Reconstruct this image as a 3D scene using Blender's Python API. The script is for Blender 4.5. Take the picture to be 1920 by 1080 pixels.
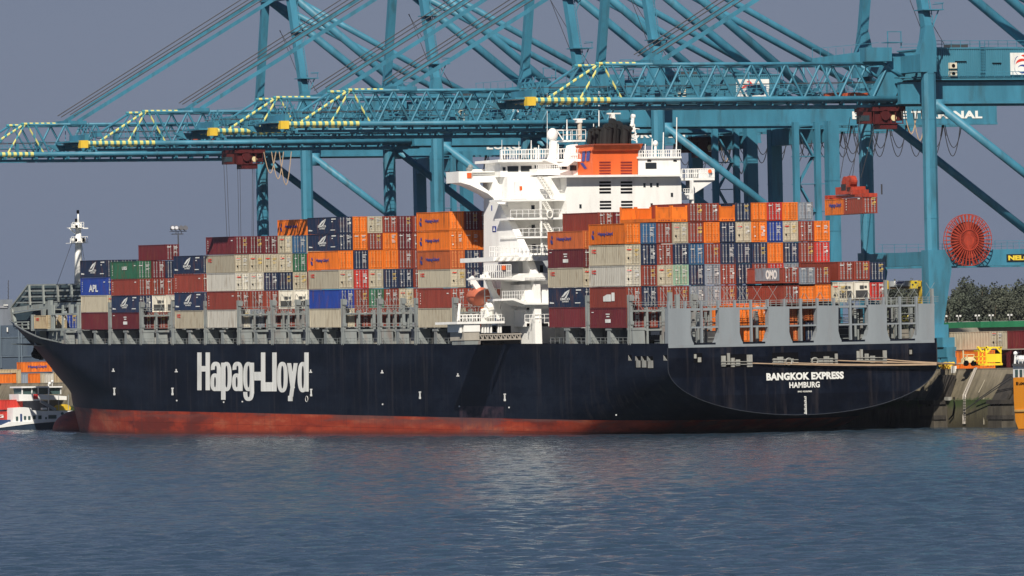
import bpy, math, random
from mathutils import Vector, Matrix, Euler
random.seed(7)
R_ = math.radians
D = bpy.data
scn = bpy.context.scene
col = scn.collection
for o in list(D.objects): D.objects.remove(o)

# ---------------------------------------------------------------- camera
CAM = Vector((-453.11, -945.01, 11.437)); FPX = 13951.4
YAW, PIT, ROL = .4264, .0093, -.0208
F_ = Vector((math.sin(YAW)*math.cos(PIT), math.cos(YAW)*math.cos(PIT), math.sin(PIT)))
R0 = Vector((math.cos(YAW), -math.sin(YAW), 0)); U0 = R0.cross(F_)
RR = R0*math.cos(ROL)+U0*math.sin(ROL); UU = U0*math.cos(ROL)-R0*math.sin(ROL)
cd = D.cameras.new('camera'); cam = D.objects.new('camera', cd); col.objects.link(cam)
cd.sensor_width = 36; cd.lens = FPX*36/1920; cd.clip_start = 5; cd.clip_end = 30000
m = Matrix((RR, UU, -F_)).transposed().to_4x4(); m.translation = CAM
cam.matrix_world = m
scn.camera = cam

# ---------------------------------------------------------------- sun and sky
SUN_EL, SUN_AZ = R_(41), math.atan2(-.56, -.83)        # direction towards the sun, measured as (x, y)
sd = Vector((math.sin(SUN_AZ)*math.cos(SUN_EL), math.cos(SUN_AZ)*math.cos(SUN_EL), math.sin(SUN_EL)))
sl = D.lights.new('sun', 'SUN'); sl.energy = 5.0; sl.angle = R_(.5); sl.color = (1, .93, .82)
so = D.objects.new('sun', sl); col.objects.link(so)
so.rotation_euler = sd.to_track_quat('Z', 'Y').to_euler(); so.location = (0, 0, 300)
w = D.worlds.new('World'); scn.world = w; w.use_nodes = True
nt = w.node_tree; bg = nt.nodes['Background']
sk = nt.nodes.new('ShaderNodeTexSky'); sk.sky_type = 'NISHITA'; sk.sun_disc = False
sk.sun_elevation = SUN_EL; sk.sun_rotation = SUN_AZ; sk.dust_density = 3.0; sk.air_density = 1.2
tcw = nt.nodes.new('ShaderNodeTexCoord'); spw = nt.nodes.new('ShaderNodeSeparateXYZ'); nt.links.new(tcw.outputs['Generated'], spw.inputs[0])
rw = nt.nodes.new('ShaderNodeValToRGB'); ew = rw.color_ramp.elements       # hazy lavender at the horizon, deeper blue overhead
ew[0].position = 0; ew[0].color = (.158, .190, .268, 1); ew[1].position = 1; ew[1].color = (.035, .075, .19, 1)
for p_, c_ in ((.045, (.155, .188, .272)), (.10, (.10, .140, .235)), (.3, (.06, .10, .195))): x_ = ew.new(p_); x_.color = (*c_, 1)
nt.links.new(spw.outputs[2], rw.inputs[0])
sc_ = nt.nodes.new('ShaderNodeVectorMath'); sc_.operation = 'SCALE'; sc_.inputs['Scale'].default_value = 10; nt.links.new(rw.outputs[0], sc_.inputs[0])
mx = nt.nodes.new('ShaderNodeMix'); mx.data_type = 'RGBA'; mx.inputs[0].default_value = .93
nt.links.new(sk.outputs[0], mx.inputs[6]); nt.links.new(sc_.outputs[0], mx.inputs[7]); nt.links.new(mx.outputs[2], bg.inputs[0])
bg.inputs[1].default_value = .1
scn.view_settings.view_transform = 'Standard'; scn.view_settings.look = 'None'
scn.view_settings.exposure = .15; scn.view_settings.gamma = 1

# ---------------------------------------------------------------- pixel of the photograph -> point of the place
TRIM = .01                                              # the ship floats a little deeper at the stern
def ray(px, py):
    return (F_ + RR*((px-960)/FPX) + UU*((540-py)/FPX))
def onX(px, py, X):
    d = ray(px, py); return CAM + d*((X-CAM.x)/d.x)
def onY(px, py, Y):
    d = ray(px, py); return CAM + d*((Y-CAM.y)/d.y)
def scr(p):
    d = Vector(p)-CAM; z = d.dot(F_); return 960+FPX*d.dot(RR)/z, 540-FPX*d.dot(UU)/z
def Yof(px, X, z):                                       # Y of the point (X, ?, z) seen in column px
    lo, hi = -300., 1500.
    for _ in range(50):
        mid = (lo+hi)/2
        if scr((X, mid, z))[0] > px: lo = mid
        else: hi = mid
    return lo
def Xof(px, Y, z):
    lo, hi = -300., 600.
    for _ in range(50):
        mid = (lo+hi)/2
        if scr((mid, Y, z))[0] < px: lo = mid
        else: hi = mid
    return lo
def S(x, y, z): return Vector((x, y, z+TRIM*y))          # ship coordinates to world

# ---------------------------------------------------------------- materials
MATS = {}
def mat(name, c, rough=.55, metal=0., var=.12, scale=.6, dirt=None, dirt_amt=0., rnd=0., streak=True, spec=.4, coat=0):
    if name in MATS: return MATS[name]
    m = D.materials.new(name); m.use_nodes = True; nt = m.node_tree; N = nt.nodes; L = nt.links
    b = N['Principled BSDF']; b.inputs['Roughness'].default_value = rough; b.inputs['Metallic'].default_value = metal
    b.inputs['Specular IOR Level'].default_value = spec
    tc = N.new('ShaderNodeTexCoord'); mp = N.new('ShaderNodeMapping'); L.new(tc.outputs['Object'], mp.inputs[0])
    mp.inputs['Scale'].default_value = (1, 1, .22) if streak else (1, 1, 1)
    n1 = N.new('ShaderNodeTexNoise'); n1.inputs['Scale'].default_value = scale; n1.inputs['Detail'].default_value = 6; n1.inputs['Roughness'].default_value = .65
    oi = N.new('ShaderNodeObjectInfo')
    vm = N.new('ShaderNodeVectorMath'); vm.operation = 'ADD'
    L.new(mp.outputs[0], vm.inputs[0])
    cx = N.new('ShaderNodeCombineXYZ'); mlt = N.new('ShaderNodeMath'); mlt.operation = 'MULTIPLY'; mlt.inputs[1].default_value = 97
    L.new(oi.outputs['Random'], mlt.inputs[0]); L.new(mlt.outputs[0], cx.inputs[0]); L.new(cx.outputs[0], vm.inputs[1])
    L.new(vm.outputs[0], n1.inputs['Vector'])
    mr = N.new('ShaderNodeMapRange'); mr.inputs[1].default_value = .37; mr.inputs[2].default_value = .63
    mr.inputs[3].default_value = 1-var; mr.inputs[4].default_value = 1+var
    L.new(n1.outputs[0], mr.inputs[0])
    hsv = N.new('ShaderNodeHueSaturation'); hsv.inputs['Color'].default_value = (*c, 1)
    if rnd:
        a = N.new('ShaderNodeMapRange'); a.inputs[3].default_value = 1-rnd; a.inputs[4].default_value = 1+rnd
        L.new(oi.outputs['Random'], a.inputs[0]); mm = N.new('ShaderNodeMath'); mm.operation = 'MULTIPLY'
        L.new(a.outputs[0], mm.inputs[0]); L.new(mr.outputs[0], mm.inputs[1]); L.new(mm.outputs[0], hsv.inputs['Value'])
    else: L.new(mr.outputs[0], hsv.inputs['Value'])
    out = hsv.outputs[0]
    if dirt:
        n2 = N.new('ShaderNodeTexNoise'); n2.inputs['Scale'].default_value = scale*2.3; n2.inputs['Detail'].default_value = 8
        L.new(vm.outputs[0], n2.inputs['Vector'])
        r2 = N.new('ShaderNodeMapRange'); r2.inputs[1].default_value = .53; r2.inputs[2].default_value = .70; r2.inputs[4].default_value = dirt_amt
        L.new(n2.outputs[0], r2.inputs[0])
        mc = N.new('ShaderNodeMix'); mc.data_type = 'RGBA'; L.new(r2.outputs[0], mc.inputs[0]); L.new(out, mc.inputs[6]); mc.inputs[7].default_value = (*dirt, 1)
        out = mc.outputs[2]
    L.new(out, b.inputs['Base Color'])
    if coat: b.inputs['Coat Weight'].default_value = coat
    MATS[name] = m; return m

# ---------------------------------------------------------------- mesh building
class MB:
    def __init__(s): s.v = []; s.f = []
    def add(s, vs, fs):
        n = len(s.v); s.v += [Vector(v) for v in vs]; s.f += [tuple(i+n for i in f) for f in fs]; return s
    def box(s, a, b):
        x0, y0, z0 = [min(a[i], b[i]) for i in range(3)]; x1, y1, z1 = [max(a[i], b[i]) for i in range(3)]
        return s.add([(x0,y0,z0),(x1,y0,z0),(x1,y1,z0),(x0,y1,z0),(x0,y0,z1),(x1,y0,z1),(x1,y1,z1),(x0,y1,z1)],
                     [(0,3,2,1),(4,5,6,7),(0,1,5,4),(1,2,6,5),(2,3,7,6),(3,0,4,7)])
    def tube(s, p, q, r, n=8, r2=None, cap=True):
        p = Vector(p); q = Vector(q); r2 = r if r2 is None else r2; d = (q-p)
        if d.length < 1e-6: return s
        d.normalize(); a = d.cross(Vector((0,0,1)) if abs(d.z) < .95 else Vector((1,0,0))).normalized(); b = d.cross(a)
        vs = []
        for k in range(n):
            t = 2*math.pi*(k+.5)/n; e = a*math.cos(t)+b*math.sin(t); vs += [p+e*r, q+e*r2]
        fs = [(2*k, 2*((k+1)%n), 2*((k+1)%n)+1, 2*k+1) for k in range(n)]
        if cap: fs += [tuple(2*k for k in range(n))[::-1], tuple(2*k+1 for k in range(n))]
        return s.add(vs, fs)
    def bar(s, p, q, w, h=None):                          # rectangular bar, h is the vertical-ish size
        p = Vector(p); q = Vector(q); h = w if h is None else h; d = (q-p)
        if d.length < 1e-6: return s
        d.normalize(); a = d.cross(Vector((0,0,1)) if abs(d.z) < .98 else Vector((0,1,0))).normalized(); b = a.cross(d)
        c = [a*w/2+b*h/2, -a*w/2+b*h/2, -a*w/2-b*h/2, a*w/2-b*h/2]
        return s.add([p+e for e in c]+[q+e for e in c], [(0,1,2,3),(7,6,5,4),(0,4,5,1),(1,5,6,2),(2,6,7,3),(3,7,4,0)])
    def path(s, pts, r, n=5):
        for a, b in zip(pts, pts[1:]): s.tube(a, b, r, n, cap=False)
        return s
    def prism(s, poly, ext):                              # planar polygon (3-D points) pushed along ext
        n = len(poly); ext = Vector(ext); P = [Vector(p) for p in poly]
        nrm = Vector((0,0,0))
        for i in range(n): nrm += P[i].cross(P[(i+1)%n])
        if nrm.dot(ext) > 0: P = P[::-1]
        fs = [tuple(range(n)), tuple(range(2*n-1, n-1, -1))]
        fs += [((i+1)%n, i, n+i, n+(i+1)%n) for i in range(n)]
        return s.add(P+[p+ext for p in P], fs)
    def sphere(s, c, r, n=12, m=8, sc=(1,1,1)):
        c = Vector(c); vs = [c+Vector((0,0,r*sc[2])), c-Vector((0,0,r*sc[2]))]
        for i in range(1, m):
            t = math.pi*i/m
            for k in range(n):
                u = 2*math.pi*k/n; vs.append(c+Vector((math.sin(t)*math.cos(u)*r*sc[0], math.sin(t)*math.sin(u)*r*sc[1], math.cos(t)*r*sc[2])))
        fs = [(0, 2+k, 2+(k+1)%n) for k in range(n)]
        for i in range(m-2):
            for k in range(n):
                a = 2+i*n+k; b = 2+i*n+(k+1)%n; fs.append((a, a+n, b+n, b))
        o = 2+(m-2)*n; fs += [(1, o+(k+1)%n, o+k) for k in range(n)]
        return s.add(vs, fs)
    def mesh(s, name, mt, base=(0,0,0), smooth=False):
        me = D.meshes.new(name); b = Vector(base)
        me.from_pydata([tuple(v-b) for v in s.v], [], s.f)
        if mt: me.materials.append(mt)
        if smooth:
            for p in me.polygons: p.use_smooth = True
        me.update(); return me
    def obj(s, name, mt, parent=None, smooth=False):      # vertices given in world space; the parent is never rotated here
        base = parent_world(parent)
        me = s.mesh(name, mt, base, smooth)
        o = D.objects.new(name, me); col.objects.link(o); o.parent = parent; return o
def parent_world(p):
    v = Vector((0,0,0))
    while p is not None: v += p.location; p = p.parent
    return v
def tag(o, label, cat, group=None, kind=None):
    if label: o['label'] = label
    if cat: o['category'] = cat
    if group: o['group'] = group
    if kind: o['kind'] = kind
    return o
def thing(name, label, cat, loc=(0,0,0), group=None):
    o = D.objects.new(name, None); col.objects.link(o); o.location = loc; o.empty_display_size = .5
    return tag(o, label, cat, group)
def link(name, me, parent, loc=(0,0,0), rot=(0,0,0), sc=(1,1,1)):
    o = D.objects.new(name, me); col.objects.link(o); o.parent = parent; o.location = loc; o.rotation_euler = rot; o.scale = sc; return o
TXT = {}
def text_mesh(body, mt, bold=.02, ext=.02, space=1.0):    # lettering as a mesh, 1 unit high capitals, left-bottom origin, in the x-z plane facing -y
    key = (body, mt.name, bold, space)
    if key in TXT: return TXT[key]
    cu = D.curves.new('lettering', 'FONT'); cu.body = body; cu.offset = bold; cu.extrude = ext; cu.resolution_u = 3; cu.space_character = space
    o = D.objects.new('lettering', cu); col.objects.link(o)
    dg = bpy.context.evaluated_depsgraph_get(); dg.update()
    me = D.meshes.new_from_object(o.evaluated_get(dg)); D.objects.remove(o)
    xs = [v.co.x for v in me.vertices]; ys = [v.co.y for v in me.vertices]
    x0, x1, y0, y1 = min(xs), max(xs), min(ys), max(ys)
    for v in me.vertices: v.co = Vector(((v.co.x-x0)/(x1-x0), -v.co.z, (v.co.y-y0)/(y1-y0)))
    me.materials.clear(); me.materials.append(mt); TXT[key] = me; return me
def letter(body, mt, parent, loc, wid, hei, face='-y', bold=.02, name='lettering', space=1.0):
    me = text_mesh(body, mt, bold, .02, space); b = parent_world(parent)
    rz = 0 if face == '-y' else -math.pi/2
    if face == '-x':                                     # reads along -y when looking in +x
        rz = -math.pi/2
    return link(name, me, parent, Vector(loc)-b, (0,0,rz), (wid, 1, hei))
# ---------------------------------------------------------------- palette
rust = (.16, .06, .03)
CC = {  # code: (word, colour)
 'O': ('orange', (.72, .165, .015)), 'o': ('burnt orange', (.46, .11, .03)), 'N': ('navy blue', (.014, .026, .062)),
 'B': ('bright blue', (.018, .05, .27)), 'b': ('steel blue', (.03, .10, .21)), 'R': ('brick red', (.23, .042, .026)),
 'M': ('maroon', (.13, .018, .022)), 'W': ('beige grey', (.44, .39, .29)), 'w': ('pale grey', (.56, .53, .46)),
 'G': ('green', (.03, .13, .07)), 'g': ('slate grey', (.20, .23, .27)), 'r': ('bright red', (.50, .035, .025)),
 'L': ('pale green', (.24, .38, .27)), 'F': ('white refrigerated', (.70, .66, .56)), 'T': ('tan', (.42, .33, .20))}
def cmat(k): return mat('paint_'+CC[k][0].replace(' ', '_'), CC[k][1], .5, 0, .13 if k not in 'WwTF' else .05, .8, rust if k not in 'Ww' else (.22, .15, .09), .5, .2)
M_rod = mat('galvanised_rod', (.42, .42, .42), .4, .3, .1)
M_rodO = mat('painted_rod', (.62, .24, .08), .5, 0, .1)
M_white = mat('white_marking', (.78, .78, .74), .5, 0, .09, .5, (.3, .27, .24), .25)
M_dark = mat('dark_gap', (.005, .005, .006), .9, spec=.02)
M_red = mat('red_marking', (.65, .05, .03), .5)
M_logo = mat('blue_marking', (.03, .05, .25), .5)
M_yel = mat('yellow_marking', (.75, .45, .05), .5)
CM = {}
def body_mesh(k, L, H):
    key = (k, L, H)
    if key in CM: return CM[key]
    m = MB(); W = 2.44; x, y = W/2, L/2
    for sx in (-1, 1):
        for sy in (-1, 1):
            m.box((sx*x, sy*y, 0), (sx*(x-.17), sy*(y-.2), H))           # corner posts
            for z0, z1 in ((0, .12), (H-.12, H)): m.box((sx*(x+.012), sy*(y+.012), z0+(0 if z0 else -.0)), (sx*(x-.19), sy*(y-.22), z1))
        m.box((sx*x, -y+.2, .0), (sx*(x-.1), y-.2, .17)); m.box((sx*x, -y+.2, H-.12), (sx*(x-.1), y-.2, H-.01))
        n = int(L/.62); st = (L-.4)/n; pts = []                           # corrugated side wall
        for i in range(n):
            a = -y+.2+i*st
            pts += [(a, .035), (a+st*.36, .035), (a+st*.5, .07), (a+st*.86, .07)]
        pts.append((y-.2, .035))
        vs = []
        for a, dd in pts: vs += [(sx*(x-dd), a, .17), (sx*(x-dd), a, H-.12)]
        fs = [(2*i, 2*i+2, 2*i+3, 2*i+1) if sx > 0 else (2*i+1, 2*i+3, 2*i+2, 2*i) for i in range(len(pts)-1)]
        m.add(vs, fs)
    for sy in (-1, 1):
        m.box((-x+.17, sy*y, 0), (x-.17, sy*(y-.12), .16)); m.box((-x+.17, sy*y, H-.12), (x-.17, sy*(y-.12), H-.01))
    m.box((-x+.17, y-.12, .16), (x-.17, y-.05, H-.12))                    # front wall
    m.box((-x+.1, -y+.12, .02), (x-.1, y-.12, .1)); m.box((-x+.1, -y+.12, H-.08), (x-.1, y-.12, H-.03))
    me = m.mesh('container_body', cmat(k)); CM[key] = me; return me
def door_mesh(k, H):
    key = ('door', k, H)
    if key in CM: return CM[key]
    m = MB(); m.box((.02, 0, .2), (1.0, .06, H-.16))
    for z in (.6, 1.05, 1.55, 2.0): m.box((.03, -.03, z*H/2.6-.03), (1.0, 0, z*H/2.6+.03))
    me = m.mesh('container_door', cmat(k)); CM[key] = me; return me
def rod_mesh(H, mt):
    key = ('rod', H, mt.name)
    if key in CM: return CM[key]
    m = MB(); m.tube((0, 0, .12), (0, 0, H-.1), .045, 6)
    for z in (.3, 1.0, 1.25, H-.35): m.box((-.09, -.06, z-.05), (.09, .04, z+.05))
    me = m.mesh('lock_rod', mt); CM[key] = me; return me
def placard_mesh(kind):
    key = ('plac', kind)
    if key in CM: return CM[key]
    rr = random.Random(kind*7+1); m = MB()
    z = 2.28
    for i in range(rr.randint(2, 3)):                      # container number, upper right
        x0 = .2+rr.uniform(0, .1); m.box((x0, -.005, z-.09), (x0+rr.uniform(.35, .75), 0, z)); z -= .2
    z -= rr.uniform(.1, .35)
    for i in range(rr.randint(2, 4)):                      # weight table
        x0 = .22+rr.uniform(0, .15); m.box((x0, -.005, z-.06), (x0+rr.uniform(.3, .65), 0, z)); z -= .14
    if kind % 2: m.box((-.95, -.005, 2.1), (-.95+rr.uniform(.3, .65), 0, 2.22))
    if kind % 3 == 0: m.box((.6, -.005, 1.45), (.92, 0, 1.75))
    if kind % 4 == 1: m.box((-.8, -.005, .75), (-.62, 0, .95))
    me = m.mesh('placard', mat('faded_white', (.62, .62, .6), .6) if kind % 4 else mat('faded_yellow', (.6, .42, .12), .6)); CM[key] = me; return me
def reefer_mesh(H):
    key = ('reefer', H)
    if key in CM: return CM[key]
    m = MB(); m.box((-.95, -.03, .2), (.95, .04, 1.25)); m.box((-.3, -.08, 1.5), (.3, .04, 1.95)); m.box((.45, -.06, 1.6), (.8, .04, 1.9))
    m.tube((-.45, -.1, .75), (-.45, 0, .75), .35, 12)
    me = m.mesh('refrigeration_unit', mat('reefer_unit', (.06, .06, .06), .5)); CM[key] = me; return me
def mark_mesh(kind, H, k, L):
    """marking on the port side (facing -x), origin at side centre bottom; y runs along the container"""
    key = ('mark', kind, H, L)
    if key in CM: return CM[key]
    m = MB(); e = .012; h = L/2
    if kind == 'sail':
        def P(pts): m.prism([(0, -a, b*H/2.6) for a, b in pts], (-e, 0, 0))
        P([(-1.6, 1.35), (-.3, 2.0), (1.3, 2.35), (.2, 1.8), (-.9, 1.35)]); P([(1.3, 2.35), (1.0, 1.9), (.1, 1.2), (-.5, 1.2), (.75, 2.0)])
        P([(h-2.6, 2.35), (h-.9, 2.35), (h-.9, 2.18), (h-2.6, 2.18)]); P([(h-2.6, 1.95), (h-2.1, 1.95), (h-2.1, 1.8), (h-2.6, 1.8)])
        P([(h-3.0, .62), (h-1.2, .62), (h-1.2, .5), (h-3.0, .5)]); P([(-h+.5, .72), (-h+1.9, .62), (-h+1.9, .48), (-h+.5, .48)])
        mt = M_white
    elif kind == 'red_square':
        m.prism([(0, h-1.0, H*.80), (0, h-1.0, H*.62), (0, h-1.25, H*.62), (0, h-1.25, H*.80)], (-e, 0, 0))
        m.prism([(0, h-1.35, H*.76), (0, h-1.6, H*.80), (0, h-2.4, H*.80), (0, h-2.4, H*.74), (0, h-1.7, H*.71)], (-e, 0, 0))
        m.prism([(0, h-1.35, H*.68), (0, h-2.4, H*.66), (0, h-2.4, H*.61), (0, h-1.6, H*.61)], (-e, 0, 0)); mt = M_red
    elif kind == 'label':
        m.prism([(0, 1.5, .9), (0, -1.1, .9), (0, -1.1, 1.9), (0, .2, 1.9), (0, 1.5, 1.6)][::-1], (-e, 0, 0)); m.prism([(0, -1.3, .95), (0, -2.3, .95), (0, -2.3, 2.15), (0, -1.3, 2.15)][::-1], (-e, 0, 0)); mt = M_white
    elif kind == 'stack_marks':
        for a, b, c, d_ in ((.7, -.6, 1.9, 2.05), (.5, -.5, 1.55, 1.72), (.9, -.9, .75, 1.25)):
            m.prism([(0, a, c), (0, b, c), (0, b, d_), (0, a, d_)][::-1], (-e, 0, 0))
        m.prism([(0, h-.6, 2.2), (0, h-1.3, 2.2), (0, h-1.3, 2.3), (0, h-.6, 2.3)][::-1], (-e, 0, 0)); mt = M_white
    elif kind == 'ticks':
        for z in (.6, 1.0, 1.4, 1.8, 2.1): m.prism([(0, h-.75, z), (0, h-.95, z), (0, h-.95, z+.16), (0, h-.75, z+.16)][::-1], (-e, 0, 0))
        m.prism([(0, -h+1.5, 2.1), (0, -h+.8, 2.1), (0, -h+.8, 2.25), (0, -h+1.5, 2.25)][::-1], (-e, 0, 0)); mt = M_white
    elif kind == 'drop':
        m.prism([(0, h-1.1, 1.55), (0, h-1.35, 1.35), (0, h-1.75, 1.3), (0, h-1.9, .8), (0, h-1.3, .75), (0, h-1.0, 1.1)], (-e, 0, 0)); m.tube((0, h-1.6, 1.75), (-e, h-1.6, 1.75), .25, 8); mt = M_logo
    me = m.mesh('marking', mt); CM[key] = me; return me
NCONT = [0]; RJ = random.Random(21)
def container(k, loc, H, label, L=12.19, rx=0., rz=0., mark=None, words=None, group='shipping containers stacked on the ship', doors=True, name='shipping_container'):
    loc = Vector(loc)+Vector((RJ.uniform(-.025, .025), RJ.uniform(-.09, .09), 0)); t = thing(name, label, 'shipping container', loc, group); t.rotation_euler = (rx, 0, rz)
    H = round(H, 2); y = L/2; NCONT[0] += 1; i = NCONT[0]
    link('container_body', body_mesh(k, L, H), t)
    if doors and k != 'F':
        rm = M_rodO if k in 'Oo' else (mat('beige_rod', (.5, .46, .36), .5) if k in 'WwTL' else M_rod)
        for x0 in (-1.045, .015):
            dr = link('door', door_mesh(k, H), t, (x0, -y+.03, 0))
            for xr in (.28, .76): link('lock_rod', rod_mesh(H, rm), dr, (xr, -.05, 0))
        if k not in 'Oo' or i % 3 == 0: link('placard', placard_mesh(i % 13), t, (0, -y-.085, 0))
        if k in 'Ww': link('placard', CM.setdefault(('redstrip',), MB().box((-.95, -.005, 2.15), (-.25, 0, 2.3)).mesh('placard', M_red)), t, (0, -y-.085, 0)); link('vent', CM.setdefault(('vent',), MB().tube((-.75, -.01, 1.0), (-.75, 0, 1.0), .14, 8).mesh('vent', M_dark)), t, (0, -y-.085, 0))
    elif k == 'F': link('refrigeration_unit', reefer_mesh(H), t, (0, -y+.02, 0)); link('end_wall', CM.setdefault(('ew', H), MB().box((-1.05, 0, .16), (1.05, .05, H-.12)).mesh('end_wall', cmat('F'))), t, (0, -y+.06, 0))
    if mark: link('marking', mark_mesh(mark, H, k, L), t, (-1.222, 0, 0))
    if words:
        for body, ya, z, wd, hh, mt in words: link('lettering', text_mesh(body, mt, .03), t, (-1.235, ya, z), (0, 0, -math.pi/2), (wd, .3, hh))
    return t
hapag = [('Hapag-Lloyd', 2.9, 1.15, 5.0, .62, M_logo)]
hapag20 = [('Hapag-Lloyd', 1.6, 1.0, 3.9, .75, M_logo)]
sailw = [('EMCO', 1.9, 1.0, 3.2, .36, M_white), ('LINES', 1.3, .72, 2.2, .2, M_white)]
def flat_rack(loc, H, label, rx, cargo=None, group='open flat racks on the top tier'):
    t = thing('flat_rack', label, 'flat rack', loc, group); t.rotation_euler = (rx, 0, 0); L = 12.19
    key = ('fr', H)
    if key not in CM:
        m = MB(); m.box((-1.22, -L/2, 0), (1.22, L/2, .5)); CM[key] = m.mesh('platform', cmat('O'))
        m = MB(); m.box((-1.2, -.1, .5), (1.2, .1, H-.25))
        for sx in (-1, 1): m.box((sx*1.22, -.16, .5), (sx*1.02, .16, H+.12))
        m.box((-1.02, -.14, H-.25), (1.02, .14, H-.1)); CM[key+(1,)] = m.mesh('end_wall', cmat('O'))
        m = MB()
        for x in (-.85, -.5, -.2, .25, .6, .8): m.box((x, -.02, .12), (x+.18, 0, .3))
        CM[key+(2,)] = m.mesh('twist_lock_row', mat('lock_dark', (.25, .05, .03), .6))
    link('platform', CM[key], t)
    for sy in (-1, 1): link('end_wall', CM[key+(1,)], t, (0, sy*(L/2-.16), 0))
    link('twist_lock_row', CM[key+(2,)], t, (0, -L/2-.001, 0))
    return t
ORD = ['bottom', 'second', 'third', 'fourth', 'fifth', 'sixth', 'seventh']
NTH = ['port edge', 'second', 'third', 'fourth', 'fifth', 'sixth', 'seventh', 'eighth', 'ninth', 'tenth', 'eleventh', 'twelfth', 'thirteenth', 'fourteenth', 'fifteenth', 'sixteenth', 'seventeenth']
PITCH, YAFT, YA, WC = 14.162, 13.305, 74.73, 2.52
def bay(name, yb, rows, cols, x0=0., marks={}, start=0, ntop=None, racks=(), skip=()):
    """yb: aft face (ship Y); rows: photo heights of the tier boundaries from the top down, at the port column; cols: colour codes from the top tier down, one string per column"""
    zz = []
    for py in rows:
        pxx = scr(S(0, yb+6, 20))[0]; p = onX(pxx, py, 0); zz.append(p.z-TRIM*(yb+6))
    zz = zz[::-1]; nt_ = len(zz)-1
    for ci, s in enumerate(cols):
        top = nt_ if len(s) <= nt_ else len(s)
        s2 = s[::-1]
        for ti, k in enumerate(s2):
            if k in ' .': continue
            zb = zz[ti] if ti < len(zz) else zz[-1]+2.75*(ti-len(zz)+1)
            H = min(2.92, (zz[ti+1]-zb-.03) if ti+1 < len(zz) else 2.6)
            tn = ti+start
            posn = 'edge stack' if ci == 0 else '%s stack in' % NTH[ci]
            word = CC[k.upper() if k == 'x' else k][0] if k != 'X' else 'orange'
            loc = S(x0+WC*(ci+.5)-.04, yb+6.095, zb)
            if k == 'X':
                flat_rack(loc, round(min(H, 2.2), 1), 'orange flat rack end, topmost on the %s, %s' % (posn, name), TRIM); continue
            mk = marks.get((ci, ti)); mark = words = None; extra = ''
            if mk == 'sail': mark, words, extra = 'sail', sailw, ' with white sail emblem'
            elif mk == 'hapag': mark, words, extra = 'drop', hapag, ' with blue lettering'
            elif mk == 'red': mark, extra = 'red_square', ' with small red mark'
            elif isinstance(mk, tuple): mark, words, extra = mk[0], mk[1], mk[2]
            elif mk: mark = mk; extra = {'label': ' with white label panel', 'stack_marks': ' with white marks', 'ticks': ' with white ticks'}[mk]
            container(k, loc, H, '%s container%s, %s tier, %s, %s' % (word, extra, ORD[min(6, tn)], posn, name), rx=TRIM, mark=mark, words=words)
# ---------------------------------------------------------------- water and quay ground
def water_mat():
    m = D.materials.new('harbour_water'); m.use_nodes = True; nt = m.node_tree; N = nt.nodes; L = nt.links
    b = N['Principled BSDF']; b.inputs['Base Color'].default_value = (.026, .048, .070, 1); b.inputs['Roughness'].default_value = .10
    b.inputs['IOR'].default_value = 1.33
    tc = N.new('ShaderNodeTexCoord')
    prev = None
    for sc, dist, ax, rot in ((.9, .34, 1.7, .46), (2.4, .12, 1.4, .3)):
        mp = N.new('ShaderNodeMapping'); mp.vector_type = 'TEXTURE'; mp.inputs['Scale'].default_value = (ax, 1, 1); mp.inputs['Rotation'].default_value = (0, 0, -rot)
        n = N.new('ShaderNodeTexNoise'); n.inputs['Scale'].default_value = sc; n.inputs['Detail'].default_value = 2.5
        L.new(tc.outputs['Object'], mp.inputs[0]); L.new(mp.outputs[0], n.inputs['Vector'])
        bu = N.new('ShaderNodeBump'); bu.inputs['Distance'].default_value = dist; L.new(n.outputs[0], bu.inputs['Height'])
        if prev: L.new(prev.outputs[0], bu.inputs['Normal'])
        prev = bu
    L.new(prev.outputs[0], b.inputs['Normal'])
    return m
M_water = water_mat()
tag(MB().add([(-9000, -4000, -.5), (9000, -4000, -.5), (9000, 14000, -.5), (-9000, 14000, -.5)], [(0, 1, 2, 3)]).obj('water', M_water), None, None, kind='structure')
import numpy as np
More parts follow.
